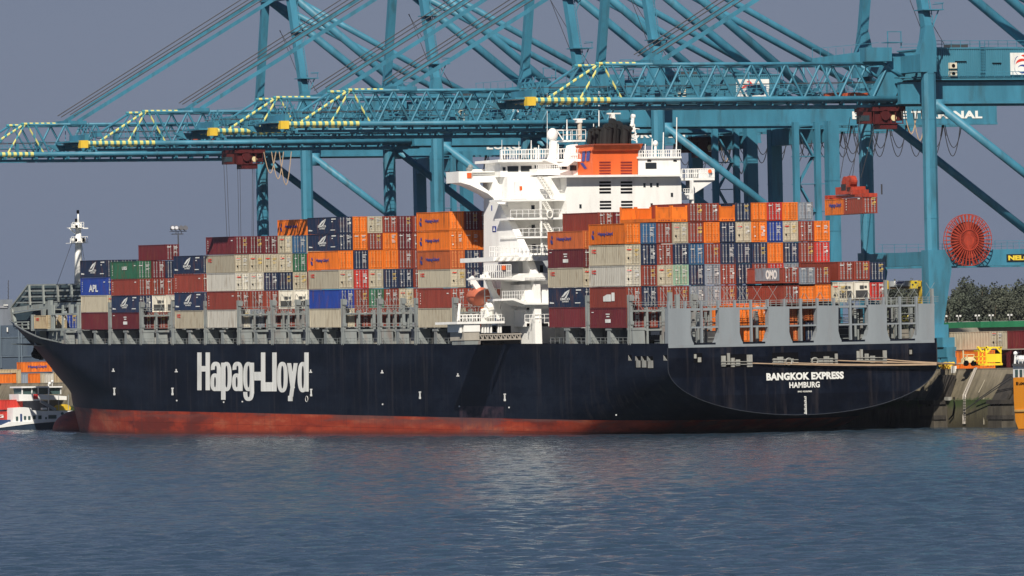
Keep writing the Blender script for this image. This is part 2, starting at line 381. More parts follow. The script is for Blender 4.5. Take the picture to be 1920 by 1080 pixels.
def wavelets():                                             # the river surface round the ship as real waves
    rng = np.random.default_rng(5); Fh = np.array([math.sin(YAW), math.cos(YAW)]); Rh = np.array([math.cos(YAW), -math.sin(YAW)])
    d = np.arange(320, 1430, .62); r = np.arange(-125, 125, .55); Dm, Rm = np.meshgrid(d, r, indexing='ij')
    X = CAM.x+Fh[0]*Dm+Rh[0]*Rm; Y = CAM.y+Fh[1]*Dm+Rh[1]*Rm; Z = np.zeros_like(X)
    wind = YAW+math.pi+.35
    for k in range(70):
        lam = 1.5*(7.5/1.5)**rng.random(); th = wind+rng.normal(0, .75); kk = 2*math.pi/lam; amp = WAVE*lam/(2*math.pi)*(1.0 if lam < 3.5 else .7)
        ph = kk*(X*math.sin(th)+Y*math.cos(th))+rng.random()*6.28+1.5*np.sin(X*rng.uniform(-.05, .05)+Y*rng.uniform(-.05, .05)+rng.random()*6); Z += amp*np.sin(ph)
    pat = sum(np.sin(X*rng.uniform(-.03, .03)+Y*rng.uniform(-.02, .02)+rng.random()*6) for _ in range(6))/6
    A = CAM+ray(0, 1030)*(-CAM.z/ray(0, 1030).z); B = CAM+ray(1920, 868)*(-CAM.z/ray(1920, 868).z); dl = (B-A).normalized(); nn = (dl.y, -dl.x)
    sg = 1 if nn[0]*(CAM.x-A.x)+nn[1]*(CAM.y-A.y) > 0 else -1
    dist = sg*((X-A.x)*nn[0]+(Y-A.y)*nn[1])+28*pat
    t = np.clip((dist+8)/16, 0, 1); t = t*t*(3-2*t); Z *= (.50+.18*pat)+(1.0-.50)*t
    n0, n1 = Z.shape; co = np.stack([X, Y, Z], -1).reshape(-1, 3)
    i = np.arange((n0-1)*(n1-1)); q = i//(n1-1)*n1+i % (n1-1); fc = np.stack([q, q+n1, q+n1+1, q+1], -1)[:, ::-1]
    me = D.meshes.new('river_surface'); me.vertices.add(len(co)); me.vertices.foreach_set('co', co.ravel()); me.loops.add(fc.size); me.loops.foreach_set('vertex_index', fc.ravel().astype(np.int32))
    me.polygons.add(len(fc)); me.polygons.foreach_set('loop_start', np.arange(0, fc.size, 4, dtype=np.int32)); me.polygons.foreach_set('use_smooth', np.ones(len(fc), dtype=bool)); me.update(calc_edges=True); me.validate()
    me.materials.append(M_water); o = D.objects.new('river_surface', me); col.objects.link(o)
    if me.polygons[0].normal.z < 0: me.flip_normals()
    tag(o, None, None, kind='structure')
WAVE = .027
wavelets()

# ---------------------------------------------------------------- ship hull
B_ = 21.4; XC = 21.4
def hull_mat():
    m = D.materials.new('hull_paint'); m.use_nodes = True; nt = m.node_tree; N = nt.nodes; L = nt.links
    b = N['Principled BSDF']; b.inputs['Roughness'].default_value = .5; b.inputs['Specular IOR Level'].default_value = .12
    tc = N.new('ShaderNodeTexCoord'); sp = N.new('ShaderNodeSeparateXYZ'); L.new(tc.outputs['Object'], sp.inputs[0])
    tr = N.new('ShaderNodeMath'); tr.operation = 'MULTIPLY_ADD'; tr.inputs[1].default_value = -TRIM; L.new(sp.outputs[1], tr.inputs[0]); L.new(sp.outputs[2], tr.inputs[2])
    gt = N.new('ShaderNodeMath'); gt.operation = 'GREATER_THAN'; gt.inputs[1].default_value = 1.85; L.new(tr.outputs[0], gt.inputs[0])
    def noise(scale, sx, sy, sz, det=6):
        mp = N.new('ShaderNodeMapping'); mp.inputs['Scale'].default_value = (sx, sy, sz); L.new(tc.outputs['Object'], mp.inputs[0])
        n = N.new('ShaderNodeTexNoise'); n.inputs['Scale'].default_value = scale; n.inputs['Detail'].default_value = det; n.inputs['Roughness'].default_value = .65; L.new(mp.outputs[0], n.inputs['Vector']); return n
    def ramp(src, cols):
        r = N.new('ShaderNodeValToRGB'); e = r.color_ramp.elements
        e[0].position, e[0].color = cols[0][0], (*cols[0][1], 1); e[1].position, e[1].color = cols[-1][0], (*cols[-1][1], 1)
        for p, c in cols[1:-1]: x = e.new(p); x.color = (*c, 1)
        L.new(src, r.inputs[0]); return r
    navy = ramp(noise(.25, 1, .3, .9).outputs[0], [(.38, (.0018, .0036, .0092)), (.5, (.003, .0055, .0135)), (.62, (.0075, .0115, .022))])
    red = ramp(noise(.22, 1, .25, 1.3).outputs[0], [(.38, (.17, .030, .020)), (.47, (.34, .047, .022)), (.54, (.40, .06, .026)), (.62, (.47, .12, .06))])
    scr_ = ramp(noise(.35, 1, .12, 2.2, 8).outputs[0], [(.47, (0, 0, 0)), (.56, (.95, .95, .95))])
    # scuffed grey band high on the boot topping
    band = N.new('ShaderNodeMapRange'); band.inputs[1].default_value = .1; band.inputs[2].default_value = 1.7; L.new(tr.outputs[0], band.inputs[0])
    mu = N.new('ShaderNodeMath'); mu.operation = 'MULTIPLY'; L.new(band.outputs[0], mu.inputs[0]); L.new(scr_.outputs[0], mu.inputs[1])
    m1 = N.new('ShaderNodeMix'); m1.data_type = 'RGBA'; L.new(mu.outputs[0], m1.inputs[0]); L.new(red.outputs[0], m1.inputs[6]); m1.inputs[7].default_value = (.16, .07, .06, 1)
    # weed and rust line at the water
    wl = N.new('ShaderNodeMapRange'); wl.inputs[1].default_value = .15; wl.inputs[2].default_value = .75; wl.inputs[3].default_value = .8; wl.inputs[4].default_value = 0; L.new(sp.outputs[2], wl.inputs[0])
    m2 = N.new('ShaderNodeMix'); m2.data_type = 'RGBA'; L.new(wl.outputs[0], m2.inputs[0]); L.new(m1.outputs[2], m2.inputs[6]); m2.inputs[7].default_value = (.12, .04, .03, 1)
    m3 = N.new('ShaderNodeMix'); m3.data_type = 'RGBA'; L.new(gt.outputs[0], m3.inputs[0]); L.new(m2.outputs[2], m3.inputs[6]); L.new(navy.outputs[0], m3.inputs[7])
    cmb = N.new('ShaderNodeCombineXYZ'); L.new(sp.outputs[1], cmb.inputs[0]); L.new(tr.outputs[0], cmb.inputs[1])
    br = N.new('ShaderNodeTexBrick'); br.inputs['Scale'].default_value = 1; br.inputs['Brick Width'].default_value = 11; br.inputs['Row Height'].default_value = 2.7; br.inputs['Mortar Size'].default_value = .045; br.inputs['Mortar Smooth'].default_value = .3
    br.inputs['Color1'].default_value = (1, 1, 1, 1); br.inputs['Color2'].default_value = (.86, .86, .88, 1); br.inputs['Mortar'].default_value = (.45, .45, .5, 1); L.new(cmb.outputs[0], br.inputs['Vector'])
    m4 = N.new('ShaderNodeMix'); m4.data_type = 'RGBA'; m4.blend_type = 'MULTIPLY'; m4.inputs[0].default_value = .8; L.new(m3.outputs[2], m4.inputs[6]); L.new(br.outputs[0], m4.inputs[7])
    # rust runs below the deck edge and scuffs
    rr_ = ramp(noise(.8, 1, 1.2, .06, 5).outputs[0], [(.54, (0, 0, 0)), (.66, (1, 1, 1))]); m5 = N.new('ShaderNodeMix'); m5.data_type = 'RGBA'; mm5 = N.new('ShaderNodeMath'); mm5.operation = 'MULTIPLY'; mm5.inputs[1].default_value = .30; L.new(rr_.outputs[0], mm5.inputs[0]); L.new(mm5.outputs[0], m5.inputs[0]); L.new(m4.outputs[2], m5.inputs[6]); m5.inputs[7].default_value = (.055, .045, .045, 1)
    # one paler repainted plate area amidships
    def between(src, a, b_):
        x = N.new('ShaderNodeMath'); x.operation = 'GREATER_THAN'; x.inputs[1].default_value = a; L.new(src, x.inputs[0]); y = N.new('ShaderNodeMath'); y.operation = 'LESS_THAN'; y.inputs[1].default_value = b_; L.new(src, y.inputs[0])
        z = N.new('ShaderNodeMath'); z.operation = 'MULTIPLY'; L.new(x.outputs[0], z.inputs[0]); L.new(y.outputs[0], z.inputs[1]); return z
    q1 = between(sp.outputs[1], onX(945, 790, 0).y, onX(862, 790, 0).y); q2 = between(tr.outputs[0], -3, 3.6); q3 = N.new('ShaderNodeMath'); q3.operation = 'MULTIPLY'; L.new(q1.outputs[0], q3.inputs[0]); L.new(q2.outputs[0], q3.inputs[1])
    q5 = ramp(noise(.9, 1, 1, 1.2, 8).outputs[0], [(.35, (0, 0, 0)), (.6, (.45, .45, .45))]); q4 = N.new('ShaderNodeMath'); q4.operation = 'MULTIPLY'; L.new(q3.outputs[0], q4.inputs[0]); L.new(q5.outputs[0], q4.inputs[1])
    m6 = N.new('ShaderNodeMix'); m6.data_type = 'RGBA'; L.new(q4.outputs[0], m6.inputs[0]); L.new(m5.outputs[2], m6.inputs[6]); m6.inputs[7].default_value = (.09, .055, .07, 1)
    L.new(m6.outputs[2], b.inputs['Base Color'])
    bu = N.new('ShaderNodeBump'); bu.inputs['Strength'].default_value = .25; bu.inputs['Distance'].default_value = .12
    L.new(noise(.35, 1, .7, 1, 3).outputs[0], bu.inputs['Height']); L.new(bu.outputs[0], b.inputs['Normal'])
    return m
M_hull = hull_mat(); M_navy = mat('navy_plate', (.012, .018, .035), .45)
M_grey = mat('deck_grey_paint', (.225, .245, .24), .55, 0, .12, .5, rust, .35)
M_ghull = mat('stern_grey_paint', (.235, .262, .28), .5, 0, .07, .3, rust, .12)
M_wht = mat('house_white_paint', (.88, .87, .835), .5, 0, .05, .3, rust, .12)
M_deck = mat('deck_paint', (.10, .12, .12), .7)
M_glass = mat('dark_window', (.02, .025, .03), .15, 0, .05)
ship = thing('container_ship', 'long navy blue container ship with red boot topping moored along the quay', 'container ship', (XC, 0, 0))
def sstep(a, b, x): t = max(0, min(1, (x-a)/(b-a))); return t*t*(3-2*t)
def ztop(Y): u = max(0, min(1, (Y-240)/76)); return 12.9+3.9*(1-(1-u)**1.7)
def stem(z): return 288+(z-4.5)*2.55 if z > 4.5 else 288-max(0, 2-z)*.6
def sect(Y, z):                                           # half breadth of the hull
    zk = -10+12.4*max(0, 1-Y/62)**1.15; zt = 9.4; n = 2+7*sstep(0, 70, Y)
    if z >= zt: h = B_+.35*max(0, 1-Y/8)*min(1, (z-zt)/3)*0
    elif z <= zk: h = 0
    else: h = B_*(1-((zt-z)/(zt-zk))**n)**(1/2.0 if Y < 1 else 1/(2+.8*sstep(0, 60, Y)))
    if Y > 205:
        st = stem(z); L = 90-26*sstep(0, 12, z); t = max(0, min(1, (st-Y)/L)); h *= 1-(1-t)**(1.8-.62*sstep(3, 12, z))
    return h
hb = MB(); NZ = 26; NS = 30
stY = [0, 2, 5, 9, 14, 20, 27, 35, 44, 54, 66, 80]+list(range(100, 206, 15))+[205]
rows_ = []
for Y in stY:
    zk = -10+12.4*max(0, 1-Y/62)**1.15; zb_ = max(zk, -6)
    rows_.append([(sect(Y, z), Y, z) for z in [12.9-(12.9-zb_)*(1-math.cos(math.pi/2*j/NZ)) if False else 12.9-(12.9-zb_)*math.sin(math.pi/2*j/NZ) for j in range(NZ+1)]])
for i in range(1, NS+1):
    s = i/NS; row = []
    for j in range(NZ+1):
        f = math.sin(math.pi/2*j/NZ); z = 12.9-18.9*f
        Y = 205+s*(stem(z+4.0*(1-f))-205) if True else 0
        zt_ = ztop(Y); z2 = zt_-(zt_+6)*f; Y = 205+s*(stem(z2)-205); row.append((sect(Y, z2) if i < NS else 0, Y, z2))
    rows_.append(row)
nst = len(rows_); M1 = NZ+1
for sgn in (-1, 1):
    vs = [S(XC+sgn*h, y, z) for r in rows_ for h, y, z in r]; fs = []
    for i in range(nst-1):
        for j in range(NZ):
            a = i*M1+j; q = (a, a+1, a+M1+1, a+M1); fs.append(q[::-1] if sgn > 0 else q)
    hb.add(vs, fs)
tr0 = rows_[0]; P = [S(XC-h, 0, z) for h, y, z in tr0]+[S(XC+h, 0, z) for h, y, z in tr0[::-1]]
nP = len(P); c0 = len(hb.v); hb.v += P
for j in range(NZ): hb.f.append((c0+j, c0+nP-1-j, c0+nP-2-j, c0+j+1)[::-1])
hull = hb.obj('hull', M_hull, ship)
for i, p in enumerate(hull.data.polygons): p.use_smooth = i < (nst-1)*NZ*2
try: hull.data.set_sharp_from_angle(angle=R_(40))
except Exception: pass
bulb = MB().sphere(S(XC, 286.5, -3.0), 3.3, 20, 14, (.95, 3.0, 1.15)).obj('bulbous_bow', M_hull, ship, True)
dk = MB(); e = []
for r in rows_: e.append((r[0][0], r[0][1], 12.6))
dk.add([S(XC-h+.1, y, z) for h, y, z in e]+[S(XC+h-.1, y, z) for h, y, z in e], [(i, i+1, nst+i+1, nst+i)[::-1] for i in range(nst-1)])
dk.obj('deck', M_deck, ship)
# bow bulwark rail (light edge on the sheer)
rl = MB()
pp = [S(XC-r[0][0], r[0][1], r[0][2]+.12) for r in rows_ if r[0][1] > 238]
for a, b in zip(pp, pp[1:]): rl.bar(a, b, .2, .18)
rl.obj('bulwark_rail', M_grey, ship)
# transom knuckle weld line, following the stern outline
kn = MB(); kp = [S(XC+sg*(h-.03), -.03, z) for sg, seq in ((-1, tr0), (1, tr0[::-1])) for h, y, z in seq if z < 12.5 and h > .2]
kn.path([p+Vector((0, -.02, 0)) for p in kp], .055, 5); kn.obj('transom_weld_line', mat('weld_line', (.03, .035, .045), .6), ship)

def px_box(m, x0, y0, x1, y1, Y, d):                      # box whose aft face at Y covers these photo pixels
    a = onY((x0+x1)/2, y0, Y); b = onY((x0+x1)/2, y1, Y); xa = onY(x0, (y0+y1)/2, Y).x; xb = onY(x1, (y0+y1)/2, Y).x
    m.box((xa, Y, b.z), (xb, Y+d, a.z)); return m
def px_poly(m, pts, Y, d): m.prism([onY(x, y, Y) for x, y in pts], (0, d, 0)); return m
def px_polyX(m, pts, X, d): m.prism([onX(x, y, X) for x, y in pts], (d, 0, 0)); return m

# ---------------------------------------------------------------- lettering and marks on the hull
def hull_letters(body, x0, x1, ytop, ybot, mt=M_white, name='ship_name', bold=.05):
    a = onX(x0, (ytop+ybot)/2, -.05); b = onX(x1, (ytop+ybot)/2, -.05)
    t = onX((x0+x1)/2, ytop, -.05).z; bo = onX((x0+x1)/2, ybot, -.05).z
    o = letter(body, mt, ship, (-.05, a.y, bo), a.y-b.y, t-bo, '-x', bold, name, .97); o.rotation_euler = (TRIM*0, 0, -math.pi/2); return o
def big_name():
    m = MB(); cnt = [0]
    def P(x, y): cnt[0] += 0; return onX(300+x/4.8, 640+y/4.8, -.04-.004*cnt[0])
    def rect(x0, y0, x1, y1): cnt[0] = (cnt[0]+1) % 6; m.prism([P(x0, y0), P(x0, y1), P(x1, y1), P(x1, y0)], (.03, 0, 0))
    def quad(*p): cnt[0] = (cnt[0]+1) % 6; m.prism([P(*q) for q in p], (.03, 0, 0))
    def arc(cx, cy, rx, ry, wx, wy, a0=0, a1=360, n=26):
        cnt[0] = (cnt[0]+1) % 6; n = max(6, int(n*abs(a1-a0)/360))
        o = []; i_ = []
        for k in range(n+1):
            t = R_(a0+(a1-a0)*k/n); c, s_ = math.cos(t), math.sin(t)
            c = math.copysign(abs(c)**.8, c); s_ = math.copysign(abs(s_)**.8, s_)
            o.append(P(cx+rx*c, cy-ry*s_)); i_.append(P(cx+(rx-wx)*c, cy-(ry-wy)*s_))
        vs = [q for pr in zip(o, i_) for q in pr]; m.add(vs, [(2*k, 2*k+1, 2*k+3, 2*k+2) for k in range(n)])
    rect(335, 100, 372, 440); rect(410, 100, 448, 440); rect(372, 222, 410, 272)
    for x in (455, 650):
        arc(x+40, 368, 42, 80, 34, 34); rect(x+56, 235, x+92, 447); arc(x+47, 250, 45, 66, 36, 36, 0, 185)
    rect(550, 192, 588, 526); arc(598, 317, 48, 132, 37, 34)
    arc(796, 317, 48, 132, 37, 34); rect(808, 192, 845, 470); arc(797, 455, 48, 82, 37, 34, 180, 362)
    rect(848, 275, 908, 352); rect(908, 100, 946, 450); rect(946, 368, 1012, 450); rect(1010, 100, 1048, 450)
    arc(1101, 322, 49, 138, 37, 36)
    quad((1143, 196), (1178, 196), (1212, 420), (1178, 440)); quad((1203, 196), (1238, 196), (1196, 500), (1162, 500)); rect(1152, 490, 1192, 538)
    arc(1285, 322, 47, 137, 37, 36); rect(1298, 100, 1336, 452)
    return m
nl = big_name().obj('ship_name', M_white, ship)
def trans_letters(body, x0, x1, ytop, ybot, bold=.03):
    a = onY(x0, (ytop+ybot)/2, -.08); b = onY(x1, (ytop+ybot)/2, -.08); t = onY((x0+x1)/2, ytop, -.08).z; bo = onY((x0+x1)/2, ybot, -.08).z
    return letter(body, M_white, ship, (a.x, -.08, bo), b.x-a.x, t-bo, '-y', bold, 'ship_name', 1.05)
trans_letters('BANGKOK EXPRESS', 1437, 1582, 698, 712, .05); trans_letters('HAMBURG', 1480, 1537, 716, 727, .03); trans_letters('IMO 9295983', 1496, 1522, 732.5, 735.5, .02)
dm = MB()
for k in range(9): px_box(dm, 1508+(k % 2), 743+k*3.8, 1512, 745+k*3.8, -.06, .05)
px_box(dm, 1511.2, 743, 1512.4, 778, -.06, .05); dm.obj('draught_marks', M_white, ship)
def px_boxX(m, x0, y0, x1, y1, X, d):
    a = onX((x0+x1)/2, y0, X); b = onX((x0+x1)/2, y1, X); ya = onX(x0, (y0+y1)/2, X).y; yb = onX(x1, (y0+y1)/2, X).y
    m.box((X, ya, b.z), (X+d, yb, a.z)); return m
for x, y in ((214, 735), (323, 735), (583, 737), (787, 742), (946, 746)):
    dm = MB(); px_boxX(dm, x-1, y-6, x+1, y+6, -.05, .05); px_boxX(dm, x-1.6, y+2, x+1.6, y+6, -.06, .06); px_boxX(dm, x-2, y-8, x+2, y-5.8, -.05, .05); dm.obj('tug_mark', M_white, ship)
for x, y in ((212, 695), (330, 696), (582, 697), (716, 698), (858, 704)): dm = MB(); px_boxX(dm, x-.8, y-4, x+.8, y+.2, -.05, .05); px_boxX(dm, x-2.5, y, x+2.5, y+2, -.055, .055); dm.obj('frame_mark', M_white, ship)
for x, y in ((717, 758), (861, 762), (954, 764), (331, 751), (454, 753), (419, 754), (1155, 778)): px_boxX(MB(), x-1.0, y-1.3, x+1.0, y+1.3, -.05, .05).obj('thruster_mark', M_white, ship)
cr = MB(); c = onX(575, 748, -.06)
for k in range(20):
    t = 2*math.pi*k/20; t2 = 2*math.pi*(k+1)/20; cr.tube(c+Vector((0, math.cos(t)*.5, math.sin(t)*.45)), c+Vector((0, math.cos(t2)*.5, math.sin(t2)*.45)), .04, 4)
cr.obj('load_line_mark', M_white, ship)
# hull openings with fairleads, port side; flat black plates stand for their shaded inside
M_steel = mat('fairlead_steel', (.30, .30, .27), .5, 0, .2, 3, rust, .4)
for x0, x1, y0, y1 in ((1191, 1200, 668, 690), (1202, 1211, 668, 690), (1213, 1224, 668, 691), (1178, 1184, 666, 676), (1244, 1251, 666, 676)):
    px_boxX(MB(), x0, y0, x1, y1, -.04, .04).obj('hull_opening_shade', M_dark, ship)
    m = MB()
    if x1-x0 > 7: px_boxX(m, x0+1.5, y0+8, x1, y1-1, -.07, .06); px_polyX(m, [(x0, y0), (x0+1, y0), (x1-3, y1-14), (x0, y1-14)], -.07, .06)
    else: px_polyX(m, [(x0, y0), (x1, y1), (x0, y1)], -.07, .06)
    m.obj('fairlead', M_steel, ship)
# transom mooring openings with winches, their shaded inside painted as flat black plates
for i, (x0, x1, y0, y1, items) in enumerate(((1352, 1411, 664, 688, ((1353, 1361, 667, 687), (1364, 1369, 662, 684), (1371, 1378, 671, 688), (1380, 1388, 674, 686), (1401, 1411, 665, 688))),
        (1448, 1497, 661, 684, ((1450, 1457, 672, 685), (1458, 1469, 669, 685), (1471, 1473, 673, 685), (1486, 1488, 672, 684))),
        (1520, 1571, 659, 683, ((1534, 1544, 673, 683), (1545, 1555, 668, 683), (1556, 1562, 671, 682), (1566, 1571, 663, 683))),
        (1606, 1663, 656, 681, ((1607, 1612, 658, 678), (1613, 1618, 655, 677), (1622, 1629, 663, 679), (1632, 1641, 667, 680), (1656, 1663, 657, 681))),
        (1301, 1317, 662, 680, ((1302, 1306, 664, 672), (1309, 1315, 670, 679))), (1704, 1712, 653, 667, ((1706, 1710, 656, 664),)))):
    op = px_box(MB(), x0, y0, x1, y1, -.05, .05).obj('mooring_opening_shade', M_dark, ship)
    for q in items: px_box(MB(), q[0], q[2], q[1], q[3], -.22, .16).obj('mooring_fitting', M_steel, op)
    if i < 4:
        rm_ = MB(); ym = (y0+y1)/2+2
        for yy in (ym, ym+5): a = onY(x0, yy, -.3); b = onY(x1, yy, -.3); rm_.tube(a, b, .06, 5)
        rm_.obj('guard_rail', M_steel, op)
for cx, cy in ((1479, 678), (1528, 677)):
    m = MB(); c = onY(cx, cy, -.3)
    for k in range(12): t = 2*math.pi*k/12; t2 = 2*math.pi*(k+1)/12; m.tube(c+Vector((math.cos(t)*.5, 0, math.sin(t)*.45)), c+Vector((math.cos(t2)*.5, 0, math.sin(t2)*.45)), .13, 5)
    m.obj('roller_fairlead', M_steel, ship)

# ---------------------------------------------------------------- grey stern structure
zt_s = 12.9
sg = px_poly
bw = [(1253, 1295), (1348, 1387), (1441, 1480), (1532, 1572), (1628, 1663), (1722, 1752)]
def y_low(px): return 648-(px-1253)*.0208+.5
for a, b in bw:
    yl = y_low((a+b)/2); yt = 578-(a-1253)*.0208*.9
    f = 6 if a > 1253 else 0; g = 6 if b < 1752 else 0
    m = MB(); px_poly(m, [(a, yt), (b, yt), (b, yl-22), (b+g*.5, yl-10), (b+g, yl-4), (b+g, yl+1), (a-f, yl+1), (a-f, yl-4), (a-f*.5, yl-10), (a, yl-22)], -.02, 1.1)
    m.obj('stern_buttress', M_ghull, ship)
m = MB(); a = onY(1253, 648, .02); b = onY(1752, 638, .02); m.box((a.x, -.04, a.z-.35), (b.x, .5, a.z+.02)); m.obj('stern_coaming', M_ghull, ship)
fr = MB()
for yy, th in ((581, 4.0), (615, 3.0)):
    a = onY(1253, yy, .3); b = onY(1752, yy-10.4, .3); fr.bar(Vector((a.x, .5, a.z)), Vector((b.x, .5, a.z)), .5, th/13)
fr.obj('stern_frame_beam', M_ghull, ship)
for x0 in list(range(1253, 1752, 31)):
    if any(a-4 < x0 < b-6 for a, b in bw): yb2, yt2 = 580, 565
    else: yb2, yt2 = 646, 565
    dy = -(x0-1253)*.0208; m = MB(); px_box(m, x0, yt2+dy, x0+3.0, yb2+dy, .0, .5); m.obj('stern_post', M_ghull, ship)
for x0, x1, yt2 in ((1254, 1261, 548), (1268, 1275, 552), (1660, 1664, 525), (1747, 1751, 541)):
    m = MB(); px_box(m, x0, yt2, x1, 580-(x0-1253)*.02, .6, .6); m.obj('stern_post', M_grey, ship)
m = MB()
for k in range(0, 17):
    xa = 1258+k*29.5; dy = -(xa-1253)*.0208
    for yy in (567, 571, 575): m.tube(onY(xa, yy+dy, .9), onY(xa+29.5, yy+dy-.6, .9), .045, 4)
    for q in range(3): m.tube(onY(xa+q*10, 566+dy, .9), onY(xa+q*10, 581+dy, .9), .05, 4)
    m.tube(onY(xa+6, 566+dy, .6), onY(xa+22, 540+dy, 2.5), .03, 4); m.tube(onY(xa+22, 566+dy, .6), onY(xa+6, 540+dy, 2.5), .03, 4)
m.obj('lashing_rail', M_grey, ship)
# inner posts and clutter behind the stern openings
rr = random.Random(3)
for (a, b) in zip(bw, bw[1:]):
    m = MB()
    for k in range(5):
        x = rr.uniform(a[1]+3, b[0]-8); dy = -(x-1253)*.0208; px_box(m, x, 586+dy, x+rr.uniform(1.5, 5), 645+dy, 2.5+k*.7, .6)
    for yy in (596, 605, 612, 622, 633, 640): dy = -(a[1]-1253)*.0208; px_box(m, a[1]+1, yy+dy, b[0]-1, yy+dy+1.2, 3.2+rr.random(), .2)
    m.obj('inner_frame', M_grey, ship)
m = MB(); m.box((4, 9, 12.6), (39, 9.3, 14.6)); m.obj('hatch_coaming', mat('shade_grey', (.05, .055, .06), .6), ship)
# ---------------------------------------------------------------- stanchions and lashing bridges along the side
def stanchion(Y, w=1.5, parent=ship):
    m = MB(); b = S(.15, Y, 12.6); z1 = 15.15
    for dy in (-w*.5, w*.28):
        m.prism([S(.1, Y+dy-.25, 12.6), S(.1, Y+dy+.65, 12.6), S(.1, Y+dy+.35, z1), S(.1, Y+dy-.05, z1)], (1.9, 0, 0))
    m.box(S(.05, Y-w*.6, z1-.35), S(2.1, Y+w*.62, z1)); m.box(S(.3, Y-w*.4, 12.6), S(.5, Y+w*.4, z1-.4)); return m
baysY = [YAFT+PITCH, YAFT]+[YA+PITCH*k for k in range(0, 12)]
for yb in baysY:
    stanchion(yb-.95).obj('stanchion', M_grey, ship)
    m = MB(); m.prism([S(.1, yb+5.4, 12.6), S(.1, yb+6.9, 12.6), S(.1, yb+6.6, 15.1), S(.1, yb+5.8, 15.1)], (1.6, 0, 0)); m.box(S(.05, yb+5.3, 14.8), S(1.9, yb+7.2, 15.12)); m.obj('stanchion', M_grey, ship)
    m = MB(); m.box(S(2.2, yb+.5, 13.35), S(40.6, yb+11.7, 15.05)); m.obj('hatch_cover', mat('hatch_navy', (.025, .032, .05), .5), ship)
    m = MB()
    for k in range(7): y0 = yb+1.0+k*1.75+rr.uniform(-.3, .3); m.box(S(1.6+rr.random()*.4, y0, 12.6), S(2.1, y0+rr.uniform(.3, .9), 13.0+rr.random()*1.1))
    m.obj('deck_fitting', M_steel, ship)
    m = MB()
    for z in (13.3, 13.75): m.tube(S(.12, yb, z), S(.12, yb+12.3, z), .04, 4)
    for k in range(9): m.tube(S(.12, yb+k*1.5, 12.6), S(.12, yb+k*1.5, 13.75), .04, 4)
    m.obj('guard_rail', M_grey, ship)
def lashing_bridge(yb, h=3.15, n=17, tall=()):
    y = yb-.95; lb = D.objects.new('lashing_bridge', None); col.objects.link(lb); lb.parent = ship; z0 = 15.0
    for i in range(0, n+1):
        x = i*WC+.1; hh = h+1.7 if i % 4 == 0 else h-.1; 
        m = MB(); ww = .45 if i % 2 == 0 else .28
        for dx in (0, ): m.box(S(x-ww/2+.1, y-.35, z0-2.3), S(x+ww/2+.1, y-.05, z0+hh)); m.box(S(x-ww/2+.1, y+.3, z0-2.3), S(x+ww/2+.1, y+.55, z0+hh))
        if i % 4 == 0: m.box(S(x-.2, y-.5, z0+hh-.9), S(x+.55, y-.1, z0+hh-.1)); m.box(S(x-.1, y-.5, z0+.6), S(x+.45, y+.5, z0+1.1))
        m.obj('post', M_grey, lb)
    for z in (z0-.2, z0+h*.80):
        MB().box(S(.1, y-.3, z-.12), S(n*WC, y+.5, z+.14)).obj('walkway', M_grey, lb)
    m = MB()
    for z in (z0+.5, z0+.95, z0+h+.25, z0+h+.6): m.tube(S(.1, y-.4, z), S(n*WC, y-.4, z), .045, 4)
    for i in range(n*2): m.tube(S(.1+i*WC/2, y-.4, z0+h*.8), S(.1+i*WC/2, y-.4, z0+h+.6), .04, 4)
    for i in range(n*1):
        x = i*WC; m.tube(S(x+.5, y-.35, z0+h*.8), S(x+2.1, y+.9, z0+h+2.6), .03, 4); m.tube(S(x+2.1, y-.35, z0+h*.8), S(x+.5, y+.9, z0+h+2.6), .03, 4)
    m.obj('lashing_rail', M_grey, lb)
    return lb
for k, yb in enumerate(baysY[:-1]): lashing_bridge(yb, n=17)

# ---------------------------------------------------------------- containers on the ship
sail, hp, red = 'sail', 'hapag', 'red'
bay('tall stern bay', YAFT, [418, 458, 498, 537, 577, 615],
    [' OWwRM', ' bNRNR', 'XRRWRN', 'XWNLRR', 'RRbNgR', 'ROR'+'gg'+'R', 'XNNRRR', 'NWNNNR', 'OONRRR', 'rBOrRR', 'OWNgRR', 'gRRRRR', ' OrRRR'],
    marks={(0, 4): hp, (0, 3): red, (0, 2): red, (0, 1): 'label', (0, 0): 'stack_marks'})
bay('bay touching the house', YAFT+PITCH, [433, 467, 502, 539, 576, 614],
    ['oMWNM', 'RRRRRR', 'MRMRWR', 'RWRRRR', 'RRWNR'],
    marks={(0, 4): hp, (0, 3): 'stack_marks', (0, 2): red, (0, 1): sail})
bay('first bay ahead of house', YA, [397, 432.5, 469.5, 505, 539.5, 577.5, 614],
    ['OOoWRW', 'MONNRR', 'RONNRO', 'RRoNrR', 'MMRWNR'], marks={(0, 5): hp, (0, 4): hp, (0, 3): hp, (0, 2): red, (0, 1): 'ticks'})
bay('fourth bay ahead of house', YA+3*PITCH, [407, 438.5, 470, 506, 542, 578.5, 614],
    ['NNOWBW', 'OONrRRg'[:6]+'', 'WROWGR', 'ROONRR', 'MMRNWg', 'RRRRRR', 'RRRRRR'], marks={(0, 5): sail, (0, 4): sail, (0, 3): hp, (0, 2): red})
bay('seventh bay ahead of house', YA+6*PITCH, [443.5, 477, 512, 546, 580.5, 614.5],
    ['MWwRw', 'MWwRg', 'MWNRR', 'WWNFR', 'bGWFR', 'OWrMFg'], marks={(0, 3): red, (5, 5): hp, (0, 1): 'ticks', (0, 4): 'ticks'})
bay('eighth bay ahead of house', YA+7*PITCH, [479, 513, 547.5, 582, 616],
    ['NRNW', 'RRNR', 'MRRR'], marks={(0, 3): sail, (0, 1): sail, (0, 0): red, (0, 2): 'ticks'})
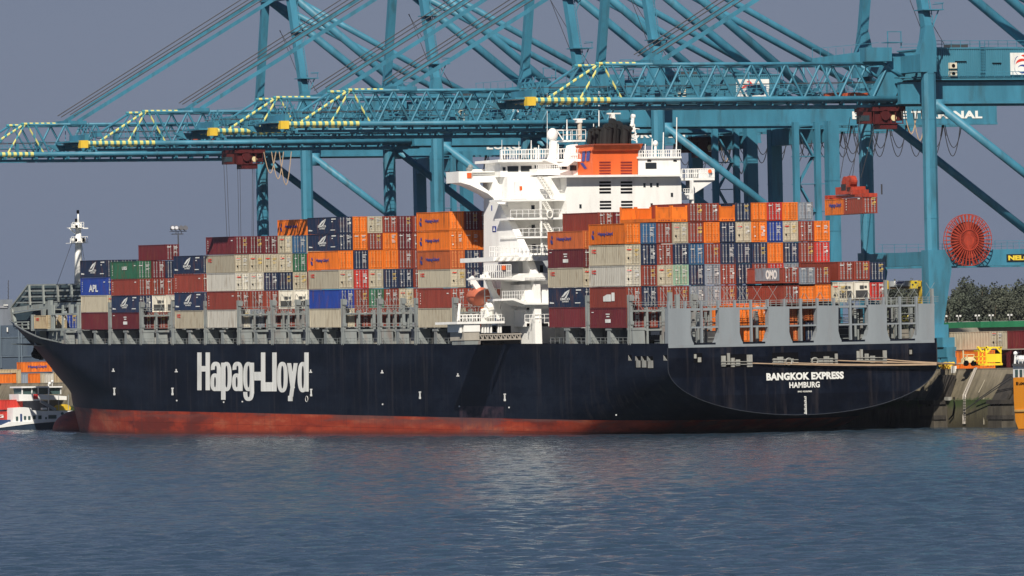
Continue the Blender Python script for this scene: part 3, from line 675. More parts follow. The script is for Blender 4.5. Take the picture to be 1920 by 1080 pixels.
bay('tenth bay ahead of house', YA+9*PITCH, [489, 523, 554, 586, 617],
    ['GRNM', 'MRFR', 'MNRFR', 'MRNR'], marks={(0, 1): sail, (0, 0): 'stack_marks', (0, 2): 'ticks', (0, 3): ('ticks', [('UES', .8, 1.5, 2.2, .55, M_white)], ' with white letters')})
bay('foremost bay', YA+10*PITCH, [487.5, 520.5, 553.5, 585.5, 618],
    ['NBWM', 'NRNR', 'NRRR', 'NRRR'], marks={(0, 3): sail, (0, 2): ('ticks', [('APL', 2.2, .55, 4.2, 1.2, M_white)], ' with white letters')})
# containers on the low bow tier, under the wave breaker
def pcont(k, px0, y0, y1, X, L, label, mark=None, words=None, Ya=None, **kw):
    """px0 = photo column of the aft port corner"""
    Y = Yof(px0, X, 15) if Ya is None else Ya
    b = onX(px0, y1, X).z; t = onX(px0, y0, X).z
    return container(k, (X+1.22, Y+L/2, b), t-b, label, L, mark=mark, words=words, rx=TRIM, **kw)
pcont('T', 88, 591, 616, 2.6, 6.06, 'tan container on the low bow deck, nearest the stem', 'red_square')
pcont('T', 101, 591, 616, 4.6, 6.06, 'tan container on the low bow deck, between tan and blue ones')
pcont('B', 122, 591, 616, 7.2, 6.06, 'bright blue container on the low bow deck, next to the maroon stack')
# stacks right at the stern
def scont(k, px0, ytop, ybot, label, Y=1.0, **kw):
    X = onY(px0, (ytop+ybot)/2, Y).x; t = onY(px0, ytop, Y).z; b = onY(px0, ybot, Y).z
    return container(k, (X+1.2, Y+6.1, b), t-b, label, rx=TRIM, **kw)
for k, x, y0, y1, mk, wd, lb in (
    ('R', 1469, 501, 530, None, [('OMO', -1.2, .7, 3.4, 1.5, M_white)], 'brick red container with grey OMO panel, at the left end of the stern stacks'),
    ('R', 1470.5, 535, 568, None, None, 'brick red container at the left end of the stern stacks, below the panelled one'),
    ('g', 1499, 501, 532, None, None, 'slate grey container on top of an orange one in the stern stacks'),
    ('R', 1528, 500, 531, None, None, 'brick red container above the wider orange one in the stern stacks'),
    ('O', 1499.5, 536, 566, None, None, 'orange container in the stern stacks, under the slate grey one'),
    ('O', 1529.5, 533, 564, None, None, 'orange container in the stern stacks, beside the white refrigerated ones'),
    ('R', 1571.5, 490, 525, None, None, 'brick red container over the left refrigerated one at the stern'),
    ('R', 1601.5, 489, 524, None, None, 'brown red container over the right refrigerated one at the stern'),
    ('N', 1630.5, 491, 525, None, None, 'navy container at the top right corner of the stern stacks'),
    ('F', 1571.5, 528, 561, None, None, 'white refrigerated container at the stern, left of its twin'),
    ('F', 1601.5, 527, 560, None, None, 'white refrigerated container at the stern, beside the bright red one'),
    ('r', 1631, 529, 562, None, None, 'bright red container at the lower right corner of the stern stacks'),
    ('W', 1560, 535, 566, None, None, 'beige container half hidden beside the left refrigerated one'),
    ('O', 1387, 572, 604, None, None, 'orange container behind the second stern opening, upper'),
    ('O', 1387, 606, 640, None, None, 'orange container behind the second stern opening, lower'),
    ('O', 1414, 568, 603, None, None, 'orange container right of the post in the second stern opening, upper'),
    ('O', 1414, 605, 639, None, None, 'orange container right of the post in the second stern opening, lower'),
    ('o', 1481, 570, 602, None, None, 'burnt orange container behind the middle stern opening, upper'),
    ('o', 1481, 605, 638, None, None, 'burnt orange container behind the middle stern opening, lower'),
    ('o', 1510, 569, 601, None, None, 'burnt orange container in the right half of the middle stern opening'),
    ('N', 1511, 604, 637, None, None, 'navy container low in the right half of the middle stern opening')):
    t = scont(k, x, y0, y1, lb, Y=1.4 if y0 < 568 else 3.2)
    if wd:
        pm = MB().box((-.02, -4.9, .35), (0, 2.9, 2.15)).mesh('side_panel', cmat('g')); link('side_panel', pm, t, (-1.225, 0, 0))
        link('lettering', text_mesh('OMO', M_white, .05), t, (-1.26, -.6, .55), (0, 0, -math.pi/2), (3.6, .3, 1.35))
# ---------------------------------------------------------------- quay cranes
QZ = 8.4; XR = 52.
M_teal = mat('crane_teal_paint', (.045, .195, .285), .5, 0, .16, .3, (.035, .075, .09), .5, streak=True)
M_tealc = mat('machinery_cladding', (.055, .205, .285), .5, 0, .10, .3)
M_cable = mat('wire_rope', (.05, .05, .055), .6)
M_cab = mat('festoon_rubber', (.03, .03, .035), .7)
M_tred = mat('trolley_red', (.075, .010, .011), .5, 0, .25, 1.2, (.1, .02, .02), .4)
M_redp = mat('spreader_red', (.36, .045, .022), .5, 0, .25, 1.0, (.1, .03, .02), .4)
M_cy = mat('crane_yellow', (.75, .50, .05), .5)
M_win = mat('cab_glass', (.03, .05, .06), .15)
def stripe_mat():
    m = D.materials.new('yellow_teal_stripes'); m.use_nodes = True; nt = m.node_tree; N = nt.nodes; L = nt.links
    tc = N.new('ShaderNodeTexCoord'); wv = N.new('ShaderNodeTexWave'); wv.wave_type = 'BANDS'; wv.bands_direction = 'X'; wv.inputs['Scale'].default_value = .30; wv.inputs['Distortion'].default_value = 0
    mp = N.new('ShaderNodeMapping'); L.new(tc.outputs['Object'], mp.inputs[0]); L.new(mp.outputs[0], wv.inputs[0])
    r = N.new('ShaderNodeValToRGB'); r.color_ramp.interpolation = 'CONSTANT'; r.color_ramp.elements[0].color = (.06, .27, .33, 1); r.color_ramp.elements[1].position = .42; r.color_ramp.elements[1].color = (.66, .62, .20, 1)
    L.new(wv.outputs[0], r.inputs[0]); L.new(r.outputs[0], N['Principled BSDF'].inputs['Base Color']); N['Principled BSDF'].inputs['Roughness'].default_value = .5; return m
M_str = stripe_mat()
zB, zT = 39.8, 44.95; GV = 3.6; HS = 10.2; UL = 30.5; BT = -60.5
PARTS = {}
def part(name, m, mt, smooth=False): PARTS.setdefault(name, []).append((m.mesh(name, mt, (0,0,0), smooth), mt))
def build_parts():
    for sv in (-1, 1):                                      # waterside legs
        m = MB(); v = sv*HS
        m.prism([(-.95, v-.45, 17.4), (-.45, v-.8, 17.4), (.45, v-.8, 17.4), (.95, v-.45, 17.4), (.95, v+.45, 17.4), (.45, v+.8, 17.4), (-.45, v+.8, 17.4), (-.95, v+.45, 17.4)], (0, 0, 26)); m.prism([(-1.35, v-1.1, 17.4), (1.35, v-1.1, 17.4), (1.3, v-1.1, 13.5), (-.1, v-1.1, 6.5), (-2.0, v-1.1, 6.5), (-1.5, v-1.1, 14)][::1], (0, 2.2, 0)) if False else m.prism([(-1.2, v-1.1, 17.4), (2.2, v-1.1, 17.4), (2.6, v-1.1, 14.6), (1.1, v-1.1, 6.5), (-1.2, v-1.1, 6.5)], (0, 2.2, 0))
        m.prism([(-.95, v-.8, 43.4), (.95, v-.8, 43.4), (1.05, v-.8, 47.6), (.5, v-.8, 50.2), (-.7, v-.8, 50.2), (-1.0, v-.8, 48.2), (-1.7, v-.8, 46), (-1.7, v-.8, 43.4)], (0, 1.6, 0))
        for z in (22, 29.5, 36.5, 43.2): m.box((-.98, v-.5, z), (.98, v+.5, z+.12)); m.box((-.5, v-.84, z), (.5, v+.84, z+.12))
        part('leg', m, M_teal)
        m = MB(); m.bar((-.15, v, 50), (-.5, sv*5.6, 67.5), 1.25, 1.25); part('mast_leg', m, M_teal)
        m = MB(); vv = sv*HS
        m.box((-1.6, vv-1.6, 4.6), (1.6, vv+1.6, 6.5)); m.box((-1, vv-4.6, 3.2), (1, vv+4.6, 4.6))
        for a in (-3.2, 3.2): m.box((-.8, vv+a-2.2, 1.7), (.8, vv+a+2.2, 3.2)); 
        for a in (-4.5, -1.9, 1.9, 4.5): m.box((-.7, vv+a-1.1, .7), (.7, vv+a+1.1, 1.7)); m.tube((-.3, vv+a-.6, .55), (.3, vv+a-.6, .55), .5, 12); m.tube((-.3, vv+a+.6, .55), (.3, vv+a+.6, .55), .5, 12)
        part('bogie', m, M_teal)
        m = MB(); m.box((UL-.95, v-.8, 6.5), (UL+.95, v+.8, zB-.3)); 
        for z in (22, 30): m.box((UL-1.0, v-.85, z), (UL+1.0, v+.85, z+.14))
        part('leg', m, M_teal)
        m = MB(); vv = v; m.box((UL-1.2, vv-4.6, 2.4), (UL+1.2, vv+4.6, 6.5)); 
        for a in (-4.2, -2, 2, 4.2): m.tube((UL-.3, vv+a, .55), (UL+.3, vv+a, .55), .5, 12); m.box((UL-.8, vv+a-.9, .6), (UL+.8, vv+a+.9, 2.4))
        part('bogie', m, M_teal)
        m = MB(); m.tube((1.2, v, 38.8), (UL-1.2, v, 18.6), .6, 12); m.box((.9, v-.4, 37.2), (2.4, v+.4, 39.4)); part('diagonal_brace', m, M_teal, True)
        m = MB(); m.box((1.15, v-.85, 15.0), (UL-1.1, v+.85, 17.35)); part('portal_beam', m, M_teal)
        m = MB(); 
        for z in (18.3, 18.8): m.tube((1.3, v-.8, z-.2), (UL-1.2, v-.8, z-.2), .04, 4)
        for k in range(15): m.tube((2+k*2, v-.8, 17.3), (2+k*2, v-.8, 18.6), .04, 4)
        part('portal_railing', m, M_teal)
        m = MB(); m.tube((-.5, sv*5.6, 67.5), (UL+.5, sv*4.4, 43.2), .70, 12); part('mast_back_leg', m, M_teal, True)
        m = MB(); m.tube((-.5, sv*5.0, 67.2), (47.5, sv*3.8, 43.0), .55, 10)
        m.tube((33, sv*4.2, 49.6), (33, sv*3.9, 42.8), .18, 6); m.tube((33, sv*4.2, 49.6), (37, sv*3.9, 42.8), .12, 5); m.tube((37, sv*4.1, 48), (33.5, sv*3.9, 42.8), .12, 5)
        part('backstay', m, M_teal, True)
        # girders: plate box on the land side
        m = MB(); m.box((-2, sv*4.7-.5, zB-.5), (63, sv*4.7+.5, zB+2.35)); m.box((-2, sv*4.7-.7, zB-.85), (63, sv*4.7+.7, zB-.5)); part('girder', m, M_teal)
        # forestay
        m = MB(); m.bar((-2.2, sv*4.8, 67.2), (-40, sv*GV, zT+.5), .16, .62); part('forestay', m, M_teal)
        m = MB(); m.tube((-1.9, sv*4.3, 68.4), (-40.5, sv*3.2, zT+1.5), .09, 5); m.tube((-1.9, sv*4.0, 69.3), (-41.2, sv*3.0, zT+1.7), .09, 5); part('boom_hoist_rope', m, M_cable)
        # boom truss side
        m = MB(); v = sv*GV; m.tube((BT+12.3, v, zB), (0, v, zB), .42, 10); m.tube((-49, v, zT), (-4, v, zT), .26, 8); m.tube((-4, v, zT), (-.5, v, zB+3), .26, 8); part('boom_chord', m, M_teal, True)
        n = 8; st = 5.62; x0 = -49.6
        for k in range(n):
            a = x0+1.6+k*st; m = MB(); m.tube((a, v, zT), (a+st/2, v, zB), .19, 6, cap=False); m.tube((a+st/2, v, zB), (a+st, v, zT), .19, 6, cap=False); part('boom_diagonal', m, M_teal, True)
        m = MB(); m.tube((BT, v, zB), (BT+12.3, v, zB), .42, 10); m2 = m if sv < 0 else MB(); m2.tube((-58, v, zB+.4), (-50, v, zT), .19, 6); m2.tube((-53, v, zB+.3), (-49.8, v, zT), .16, 6); m2.tube((-46.5, v, zB+.3), (-49.4, v, zT), .16, 6); m.tube((-50.5, v, zT+.1), (-44, v, zT+.1), .24, 8); part('boom_tip_frame', m, M_str)
        if sv > 0: part('boom_tip_brace', m2, M_teal)
        m = MB(); m.box((BT-1.2, v-.55, zB-.75), (BT+.15, v+.55, zB+.5)); part('boom_bumper', m, M_cy if sv < 0 else M_teal)
        m = MB(); m.box((-58, sv*2.4-.25, zB-1.25), (0, sv*2.4+.25, zB-.85))
        for k in range(20): m.box((-57+k*2.9, sv*2.4-.08, zB-.9), (-56.8+k*2.9, sv*GV+.08, zB-.1))
        part('trolley_rail', m, M_teal)
    m = MB(); m.box((-.95, -HS+1.0, 15.2), (.95, HS-1.0, 17.2)); part('portal_tie_beam', m, M_teal)
    m = MB(); m.box((UL-.95, -HS+1.0, 15.2), (UL+.95, HS-1.0, 17.2)); part('portal_tie_beam', m, M_teal); m = MB(); m.box((UL-.9, -HS+1, zB-3.6), (UL+.9, HS-1, zB-.9)); part('portal_tie_beam', m, M_teal)
    m = MB(); m.box((-1.0, -HS+1.1, 43.5), (1.0, HS-1.1, 46.0)); part('cross_beam', m, M_teal)
    m = MB(); m.box((-1.4, -6.6, 66.6), (.5, 6.6, 68.8)); m.box((-2.6, -3.5, 68.8), (1.4, 3.5, 69.2)); part('mast_head', m, M_teal)
    m = MB()
    for k in range(9):                                      # cross members and deck bracing of the boom
        a = -48+k*5.62; m.tube((a, -GV, zT), (a, GV, zT), .14, 5); m.tube((a, -GV, zB), (a, GV, zB), .2, 5); m.tube((a, -GV, zT), (a+5.6, GV, zT), .1, 4)
        m.tube((a, -GV, zB+.2), (a+2.8, GV, zT), .09, 4); m.tube((a+2.8, -GV, zB+.1), (a+5.6, GV, zB+.1), .1, 4)
    part('boom_cross_bracing', m, M_teal); m = MB(); m.tube((BT-.2, -GV, zB), (BT-.2, GV, zB), .3, 6); part('boom_end_beam', m, M_teal)
    m = MB(); rr = random.Random(5)
    for s_ in (-1, 1):                                      # walkway with railing inside the truss
        m.box((-56, s_*2.9-.35, zB+1.0), (0, s_*2.9+.35, zB+1.1))
        for z in (1.6, 2.15): m.tube((-56, s_*3.2, zB+z), (0, s_*3.2, zB+z), .05, 4)
        for k in range(38): m.tube((-56+k*1.5, s_*3.2, zB+1.1), (-56+k*1.5, s_*3.2, zB+2.15), .045, 4)
    for k in range(46):
        a = -57+k*1.24; m.box((a, rr.uniform(-2.6, 2), zB+rr.uniform(.4, 1.5)), (a+rr.uniform(.2, .9), rr.uniform(2, 2.8), zB+rr.uniform(1.3, 2.6))) if k % 3 == 0 else m.box((a, -2.6, zB-.3), (a+.5, -2.1, zB+.25))
    part('boom_walkway', m, M_teal)
    m = MB()
    for y in (-2.2, -1.6, 1.6, 2.2): m.tube((-60, y, zB+1.9), (40, y, zB+3.05), .05, 4)
    part('trolley_rope', m, M_cable)
    m = MB(); rr = random.Random(9)
    m.box((-41.5, -GV-.3, zT), (-38.5, -GV+.3, zT+.6)); m.box((-41.5, GV-.3, zT), (-38.5, GV+.3, zT+.6)); m.box((-41.8, -GV, zT+.2), (-41.2, GV, zT+.7)); part('forestay_anchor', m, M_teal); m = MB()
    m.box((BT-.2, -GV, zB+.5), (BT+.5, GV, zB+1.5)); 
    for k in range(5): m.bar((BT+.2, -3+k*1.4, zB+.5), (BT+1.2+rr.random(), -3+k*1.4, zB+2.8+rr.random()*.8), .14); m.bar((BT+2, -3+k*1.4, zB+.4), (BT+1.2, -3+k*1.4, zB+2.6), .12)
    m.box((BT-2.8, -3.4, zB+.2), (BT, 3.4, zB+.45)); m.bar((BT+1.2, -3, zB+2.6), (BT+1.2, 3.4, zB+2.6), .15)
    m.prism([(-62.8, 3.5, zB-1.0), (-56, 3.5, zB-1.0), (-56, 3.5, zB-.2), (-65, 3.5, zB-.0)], (0, .3, 0))
    part('boom_sheave_frame', m, M_teal)
    m = MB()                                                # machinery house
    m.box((3.2, -5.2, zB+3.5), (24, 5.2, zB+7.9)); n = 58
    for k in range(n): a = 3.3+k*(20.6/n); m.box((a, -5.32, zB+3.55), (a+.17, -5.2, zB+7.8))
    for k in range(28): m.box((3.08, -5.1+k*.366, zB+3.55), (3.2, -4.95+k*.366, zB+7.8))
    m.box((3.0, -5.4, zB+7.8), (24.2, 5.4, zB+8.0)); part('machinery_house', m, M_tealc)
    m = MB(); m.box((1.2, -6.0, zB+3.2), (25.5, 6.0, zB+3.4)); m.box((3.5, -4.5, zB+2.9), (24, 4.5, zB+3.2)); part('house_platform', m, M_tealc)
    m = MB()
    for z in (3.9, 4.4): m.tube((1.2, -5.95, zB+z), (25.4, -5.95, zB+z), .05, 4)
    for k in range(17): m.tube((1.3+k*1.5, -5.95, zB+3.3), (1.3+k*1.5, -5.95, zB+4.4), .05, 4)
    for z in (8.5, 9.0): m.tube((3.4, -5.2, zB+z), (23.8, -5.2, zB+z), .05, 4); m.tube((3.4, 5.2, zB+z), (23.8, 5.2, zB+z), .05, 4)
    for k in range(14): m.tube((3.4+k*1.56, -5.2, zB+8), (3.4+k*1.56, -5.2, zB+9), .05, 4)
    for k in range(12): m.box((11.1, -5.65, zB+3.6+k*.42), (11.9, -5.55, zB+3.68+k*.42))
    m.tube((11.1, -5.6, zB+3.5), (11.1, -5.6, zB+9), .06, 4); m.tube((11.9, -5.6, zB+3.5), (11.9, -5.6, zB+9), .06, 4)
    part('house_railing', m, M_teal)
    m = MB(); m.box((5.9, -5.8, zB+4.9), (7.1, -5.3, zB+5.75)); m.box((5.9, -5.8, zB+3.75), (7.1, -5.3, zB+4.55)); part('air_conditioner', m, mat('aircon_cream', (.68, .62, .48), .5))
    m = MB(); m.box((7, -5.42, zB+5.85), (8.9, -5.33, zB+6.0)); m.box((13.2, -5.42, zB+5.6), (14.7, -5.33, zB+5.75)); m.tube((6.5, -5.85, zB+5.3), (6.5, -5.8, zB+5.3), .28, 10); m.tube((6.5, -5.85, zB+4.15), (6.5, -5.8, zB+4.15), .28, 10); part('louvre', m, M_dark)
    m = MB(); m.box((16.2, -5.45, zB+3.9), (22, -5.34, zB+7.2)); part('logo_panel', m, M_white)
    def arc(cx, cz, rx, rz, a0, a1, w0, w1, mt, nm, n=14):
        m = MB(); pts = []
        for k in range(n+1):
            t = R_(a0+(a1-a0)*k/n); wv = w0+(w1-w0)*k/n; wv = max(.04, wv*math.sin(math.pi*(k+.4)/(n+.8))); pts.append((cx+rx*math.cos(t), cz+rz*math.sin(t), wv))
        vs = []
        for x, z, wv in pts: vs += [(x, -5.47, z-wv), (x, -5.47, z+wv)]
        m.add(vs, [(2*i, 2*i+2, 2*i+3, 2*i+1) for i in range(n)]); part(nm, m, mt)
    zc = zB+5.5
    arc(18.3, zc-.1, 1.25, .75, 20, 175, .12, .28, M_red, 'emblem'); arc(18.2, zc-.2, 1.0, 1.5, -20, 100, .25, .3, M_red, 'emblem'); arc(18.1, zc-.7, .75, .55, -150, 150, .16, .2, M_logo, 'emblem'); arc(17.6, zc-.2, .8, 1.4, 100, 250, .12, .12, M_logo, 'emblem')
    me = text_mesh('PSA', M_logo, .04); PARTS.setdefault('lettering', []).append((me, ((19.7, -5.47, zc-.85), (2.0, 1, 1.5))))
    me = text_mesh('EUROPE TERMINAL', M_white, .045, .02, 1.08); PARTS['lettering'].append((me, ((36.8, -5.26, zB+.75), (23.5, 1, 1.25))))
    m = MB()                                                # festoon loops under the land girder
    for k in range(9):
        a = 27+k*3.3
        for q, dp in ((0, 5.0), (.5, 3.6)):
            pts = [(a+q+3.0*i/10, -5+q, zB-.9-dp*math.sin(math.pi*i/10)**.8) for i in range(11)]; m.path(pts, .07, 4)
        m.bar((a, -4.8, zB-.7), (a+.5, -4.8, zB-2.6), .12); m.bar((a, -4.8, zB-.7), (a-.5, -4.8, zB-2.6), .12)
    part('festoon_cable', m, M_cab)
    m = MB()                                                # ladder and platforms on the near mast leg
    for k in range(36):
        z = 50+k*.48; f = (z-50)/17.5; x = -.15-.35*f+.75; y = -HS+(HS-5.6)*f; m.box((x, y-.9, z), (x+.1, y-.3, z+.07))
    for yy in (-.9, -.3): m.bar((.6, -HS+yy, 50), (.25, -5.6+yy, 67.3), .1)
    for z in (52.4, 60.6): f = (z-50)/17.5; x = -.15-.35*f; y = -HS+(HS-5.6)*f; m.box((x-.9, y-1.8, z), (x+2.4, y+1.4, z+.15)); m.box((x+2.2, y-1.8, z+.9), (x+2.3, y+1.4, z+1.0)); m.box((x+.9, y-1.8, z+1), (x+2.4, y-1.7, z+1.1)); m.bar((x+2.2, y-1.7, z), (x+2.2, y-1.7, z+1.1), .08); m.bar((x+1.8, y-1.2, z), (x+.9, y-1, z-2.3), .16)
    part('mast_ladder', m, M_teal)
    m = MB()                                                # stair tower in the land-side leg
    for k in range(6):
        z = 12+k*4.4; 
        if z+4.4 > zB: break
        m.bar((UL-2.6, -HS+1.6, z), (UL-5.2, -HS+1.6, z+4.4) if k % 2 else (UL-5.2, -HS+1.6, z+4.4), .7, .25) if k % 2 else m.bar((UL-5.2, -HS+1.6, z), (UL-2.6, -HS+1.6, z+4.4), .7, .25)
        m.box((UL-6.0, -HS+.7, z+4.3), (UL-1, -HS+2.5, z+4.42))
    for x in (UL-6, UL-2.2): m.box((x-.45, -HS+.4, 8), (x+.45, -HS+1.2, zB-.4))
    part('stair_tower', m, M_teal)
    m = MB(); m.box((-2.6, -6.0, zB+2.9), (1.8, -4.3, zB+3.1)); part('leg_platform', m, M_teal); m = MB(); m.box((-7.5, -5, zT+.3), (-3.2, -3.2, zT+2.3)); m.box((-3.9, -5.4, zT+3.0), (-1.5, -3, zT+3.1))
    part('inspection_hut', m, M_teal); m = MB()
    for x in (-3.8, -1.6): m.bar((x, -4.9, zT+2.2), (x, -4.9, zT+4.6), .12)
    m.bar((-3.9, -4.9, zT+4.6), (-1.5, -4.9, zT+4.6), .12); part('aerial_frame', m, M_teal); m = MB(); m.prism([(-2, -3.5, zB+.2), (-6.5, -3.5, zB+.2), (-2.2, -3.5, zT+1.5), (1.4, -3.5, zT+1.5)], (0, .5, 0)); part('boom_hinge_frame', m, M_teal); m = MB(); m.prism([(-12, 3.4, zT-.2), (-1, 3.4, zT-.2), (-1, 3.4, zT+2.4), (-12, 3.4, zT+1.1)], (0, .4, 0))
    for k in range(9): m.tube((-12+k*1.3, 3.4, zT+1), (-12+k*1.3, 3.4, zT+2.6), .05, 4)
    m.tube((-12, 3.4, zT+2.5), (-1, 3.4, zT+3.4), .05, 4); part('hinge_walkway', m, M_teal)
    m = MB(); m.tube((6, 1, zB+8.2), (0, .5, 62), .05, 4); m.tube((9, 1, zB+8.2), (0, .8, 62), .05, 4); m.box((8, -2, zB+8), (11, 0, zB+8.6)); part('guy_rope', m, M_cable)
build_parts()
LOW = {'guy_rope', 'machinery_house', 'house_platform', 'house_railing', 'air_conditioner', 'louvre', 'logo_panel', 'emblem', 'lettering'}
def crane(label, px, skip=()):
    Y = Yof(px, XR, 35)+HS
    t = thing('quay_crane', label, 'harbour crane', (XR, Y, QZ), 'blue ship-to-shore cranes along the quay')
    for nm, lst in PARTS.items():
        for me, inf in lst:
            dz = -.6 if nm in LOW else 0
            if nm == 'lettering': link(nm, me, t, (inf[0][0], inf[0][1], inf[0][2]+dz), (0,0,0), inf[1])
            else: link(nm, me, t, (0, 0, dz))
    return t, Y
CR = {}
for nm, px, lb in (('A', 1745, 'nearest blue quay crane, with red cable reel and a container hanging from it'),
                   ('B', 1237, 'second nearest blue crane, its leg rising right behind the white ship bridge'),
                   ('C', 1090, 'third nearest blue crane, its legs hidden behind the orange ship funnel'),
                   ('D', 823, 'fourth nearest blue crane, its leg standing just left of the white bridge wing'),
                   ('E', 577, 'farthest blue crane, its boom reaching out of the left side of the picture')):
    CR[nm] = crane(lb, px)
# crane A extras: cable reel, hanging load
tA, yA = CR['A']; 
def on_crane(nm, m, mt, t, smooth=False):
    o = D.objects.new(nm, m.mesh(nm, mt, t.location, smooth)); col.objects.link(o); o.parent = t; return o
yr = yA-HS-1.6; c = onY(1815, 450, yr); Rr = 3.75
reel = on_crane('cable_reel', MB().tube(c+Vector((0, -.35, 0)), c+Vector((0, .9, 0)), .9, 24), M_redp, tA)
m = MB()
for k in range(36):
    t = 2*math.pi*k/36; d = Vector((math.cos(t), 0, math.sin(t)))
    m.bar(c+d*.8+Vector((0, -.3, 0)), c+d*Rr+Vector((0, -.3, 0)), .17, .12); m.bar(c+d*.8+Vector((0, .5, 0)), c+d*Rr+Vector((0, .5, 0)), .1)
m.obj('spoke', M_redp, reel)
m = MB()
for rr_, y, r in ((Rr, -.3, .06), (Rr, .5, .06), (Rr-.75, -.3, .05), (1.5, -.38, .1)):
    for k in range(48): t = 2*math.pi*k/48; t2 = 2*math.pi*(k+1)/48; m.tube(c+Vector((math.cos(t)*rr_, y, math.sin(t)*rr_)), c+Vector((math.cos(t2)*rr_, y, math.sin(t2)*rr_)), r, 4, cap=False)
m.obj('rim', M_redp, reel)
m = MB(); m.tube(c+Vector((0, .0, 0)), c+Vector((0, .35, 0)), 2.7, 36); m.obj('wound_cable', mat('wound_red_cable', (.30, .05, .03), .7, 0, .3, 2.), reel)
p = onY(1887, 478, yA-HS-.9); m = MB().box((p.x, p.y-.1, p.z-.95), (p.x+6.3, p.y, p.z+.1)); sg_ = on_crane('name_plate', m, mat('plate_black', (.02, .02, .02), .5), tA)
letter('NELCON', mat('plate_yellow', (.8, .6, .05), .5), sg_, (p.x+.25, p.y-.12, p.z-.8), 5.8, .72, bold=.05)
letter('1', M_white, tA, (onY(1833, 483, yA-HS-.9).x+8.5, yA-HS-.9, p.z-.8), .3, .7)
# trolleys and machinery red
def trolley(t, Y, u, label=None, dz=0, dark=False, cab=True):
    x = XR+u; m = MB(); z = QZ+zB-1.3+dz
    m.box((x-2.7, Y-3, z-.5), (x+2.7, Y+3, z+.2)); m.box((x-2.2, Y-2.6, z-2.2), (x+.6, Y+2.4, z-.5)); m.box((x+1.0, Y-2.2, z-1.9), (x+2.5, Y+2, z-.4))
    for k in range(5): m.tube((x-2.5+k*1.2, Y-2.8, z-2.3), (x-2.5+k*1.2, Y-2.8, z-.3), .09, 4)
    m.tube((x-2.5, Y-2.8, z-2.3), (x+2.4, Y-2.8, z-2.3), .1, 4); m.tube((x-.6, Y-3, z-1.1), (x-.6, Y+2.6, z-1.1), .75, 12); m.box((x-1.4, Y-2.7, z-3.1), (x+1.4, Y-.4, z-2.2))
    tr = on_crane('trolley', m, M_tred, t)
    m = MB(); m.box((x-4.0, Y-2.4, z-2.3), (x-2.6, Y-.2, z-.6)); m.obj('operator_cab', mat('cab_paint', (.07, .012, .012), .5), tr)
    m = MB(); m.box((x-4.06, Y-2.45, z-1.9), (x-3.0, Y-.3, z-1.1)); m.obj('cab_window', M_win, tr)
    m = MB(); m.tube((x+.9, Y-2.7, z-1.5), (x+.9, Y-2.25, z-1.5), .45, 12); m.obj('lamp', mat('lamp_cream', (.7, .6, .35), .4), tr)
    m = MB(); rr = random.Random(2)
    for k in range(3): pts = [(x+2.4+2.2*i/8+k*1.4, Y-3.1, z-.3-(3.6+k)*math.sin(math.pi*i/8)) for i in range(9)]; m.path(pts, .08, 4)
    m.obj('hanging_cable', mat('cable_sand', (.45, .33, .22), .6), tr)
    m = MB()
    for k in range(6): m.box((x-9+k*3.0, Y-2.4, QZ+zB+.35), (x-7.4+k*3.0, Y+.5, QZ+zB+.95))
    m.obj('rope_sheave_box', mat('sheave_orange', (.65, .12, .04), .5), tr)
    return tr
trolley(tA, yA, -2.8)
tD, yD = CR['D']; trolley(tD, yD, -31); tC, yC = CR['C']; trolley(tC, yC, 26, dz=-.4)
# hanging load under crane A
Yl = yA-6.1; 
xs = onY(1617.5, 385, Yl).x; zt_ = onY(1617, 370, Yl).z; zb_ = onY(1617, 400, Yl).z
container('R', (xs+1.22, Yl+3.03, zb_), zt_-zb_, 'brick red short container hanging in the air from the red spreader', 6.06, group='short containers hanging from the crane', mark='ticks')
container('O', (xs+1.22, Yl+6.13+3.03, zb_), zt_-zb_, 'orange short container with blue lettering hanging in the air', 6.06, words=hapag20, mark=None, group='short containers hanging from the crane')
sp = thing('spreader', 'red spreader frame gripping two short containers in mid air', 'spreader', (xs+1.22, Yl+6.1, zt_))
x, y, z = xs+1.22, Yl+6.1, zt_
m = MB()
for sx in (-1, 1): m.box((x+sx*.9, y-6, z+.15), (x+sx*.6, y+6, z+.5))
for yy in (-6, -5.4, 5.4, 6): m.box((x-1.2, y+yy-.15, z+.05), (x+1.2, y+yy+.15, z+.6))
m.obj('telescopic_frame', M_redp, sp)
m = MB(); m.box((x-1.2, y-2.4, z+.6), (x+1.2, y+2.6, z+1.7)); m.box((x-1.3, y-3.2, z+.5), (x+1.3, y-2.4, z+1.2)); m.obj('headblock', M_redp, sp)
for yy in (-2.6, 1.6):
    m = MB(); m.tube((x-.5+yy*.35, y+yy+.5, z+2.5), (x+.5+yy*.35, y+yy+.5, z+2.5), .8, 16); m.prism([(x-.7+yy*.35, y+yy+.2, z+1.6), (x-.7+yy*.35, y+yy+.9, z+1.6), (x-.7+yy*.35, y+yy+1.1, z+2.6), (x-.7+yy*.35, y+yy-.1, z+2.6)], (1.4, 0, 0)); m.obj('rope_sheave', M_redp, sp)
m = MB(); m.box((x-1.25, y-.8, z+1.2), (x-1.15, y+.7, z+2.1)); m.tube((x+2, y-6, z+.4), (x+2, y-6, z+1.9), .12, 5); m.obj('cable_basket', M_cab, sp)
m = MB()
for dx in (-.7, .7):
    for dy in (-2, 2): m.tube((x+dx, y+dy, z+3), (XR-5.5+dx*2, yA+dy*.8, QZ+zB-2.5), .05, 4)
m.obj('hoist_rope', M_cable, sp)
m = MB(); xd = XR-33
for dx in (-2.4, -1.9, .1, .5, 2.8, 3.1):
    m.tube((xd+dx, yD-2, QZ+zB-3), (xd+dx*.8, yD-2, 26), .04, 4)
on_crane('hoist_rope', m, M_cable, tD)
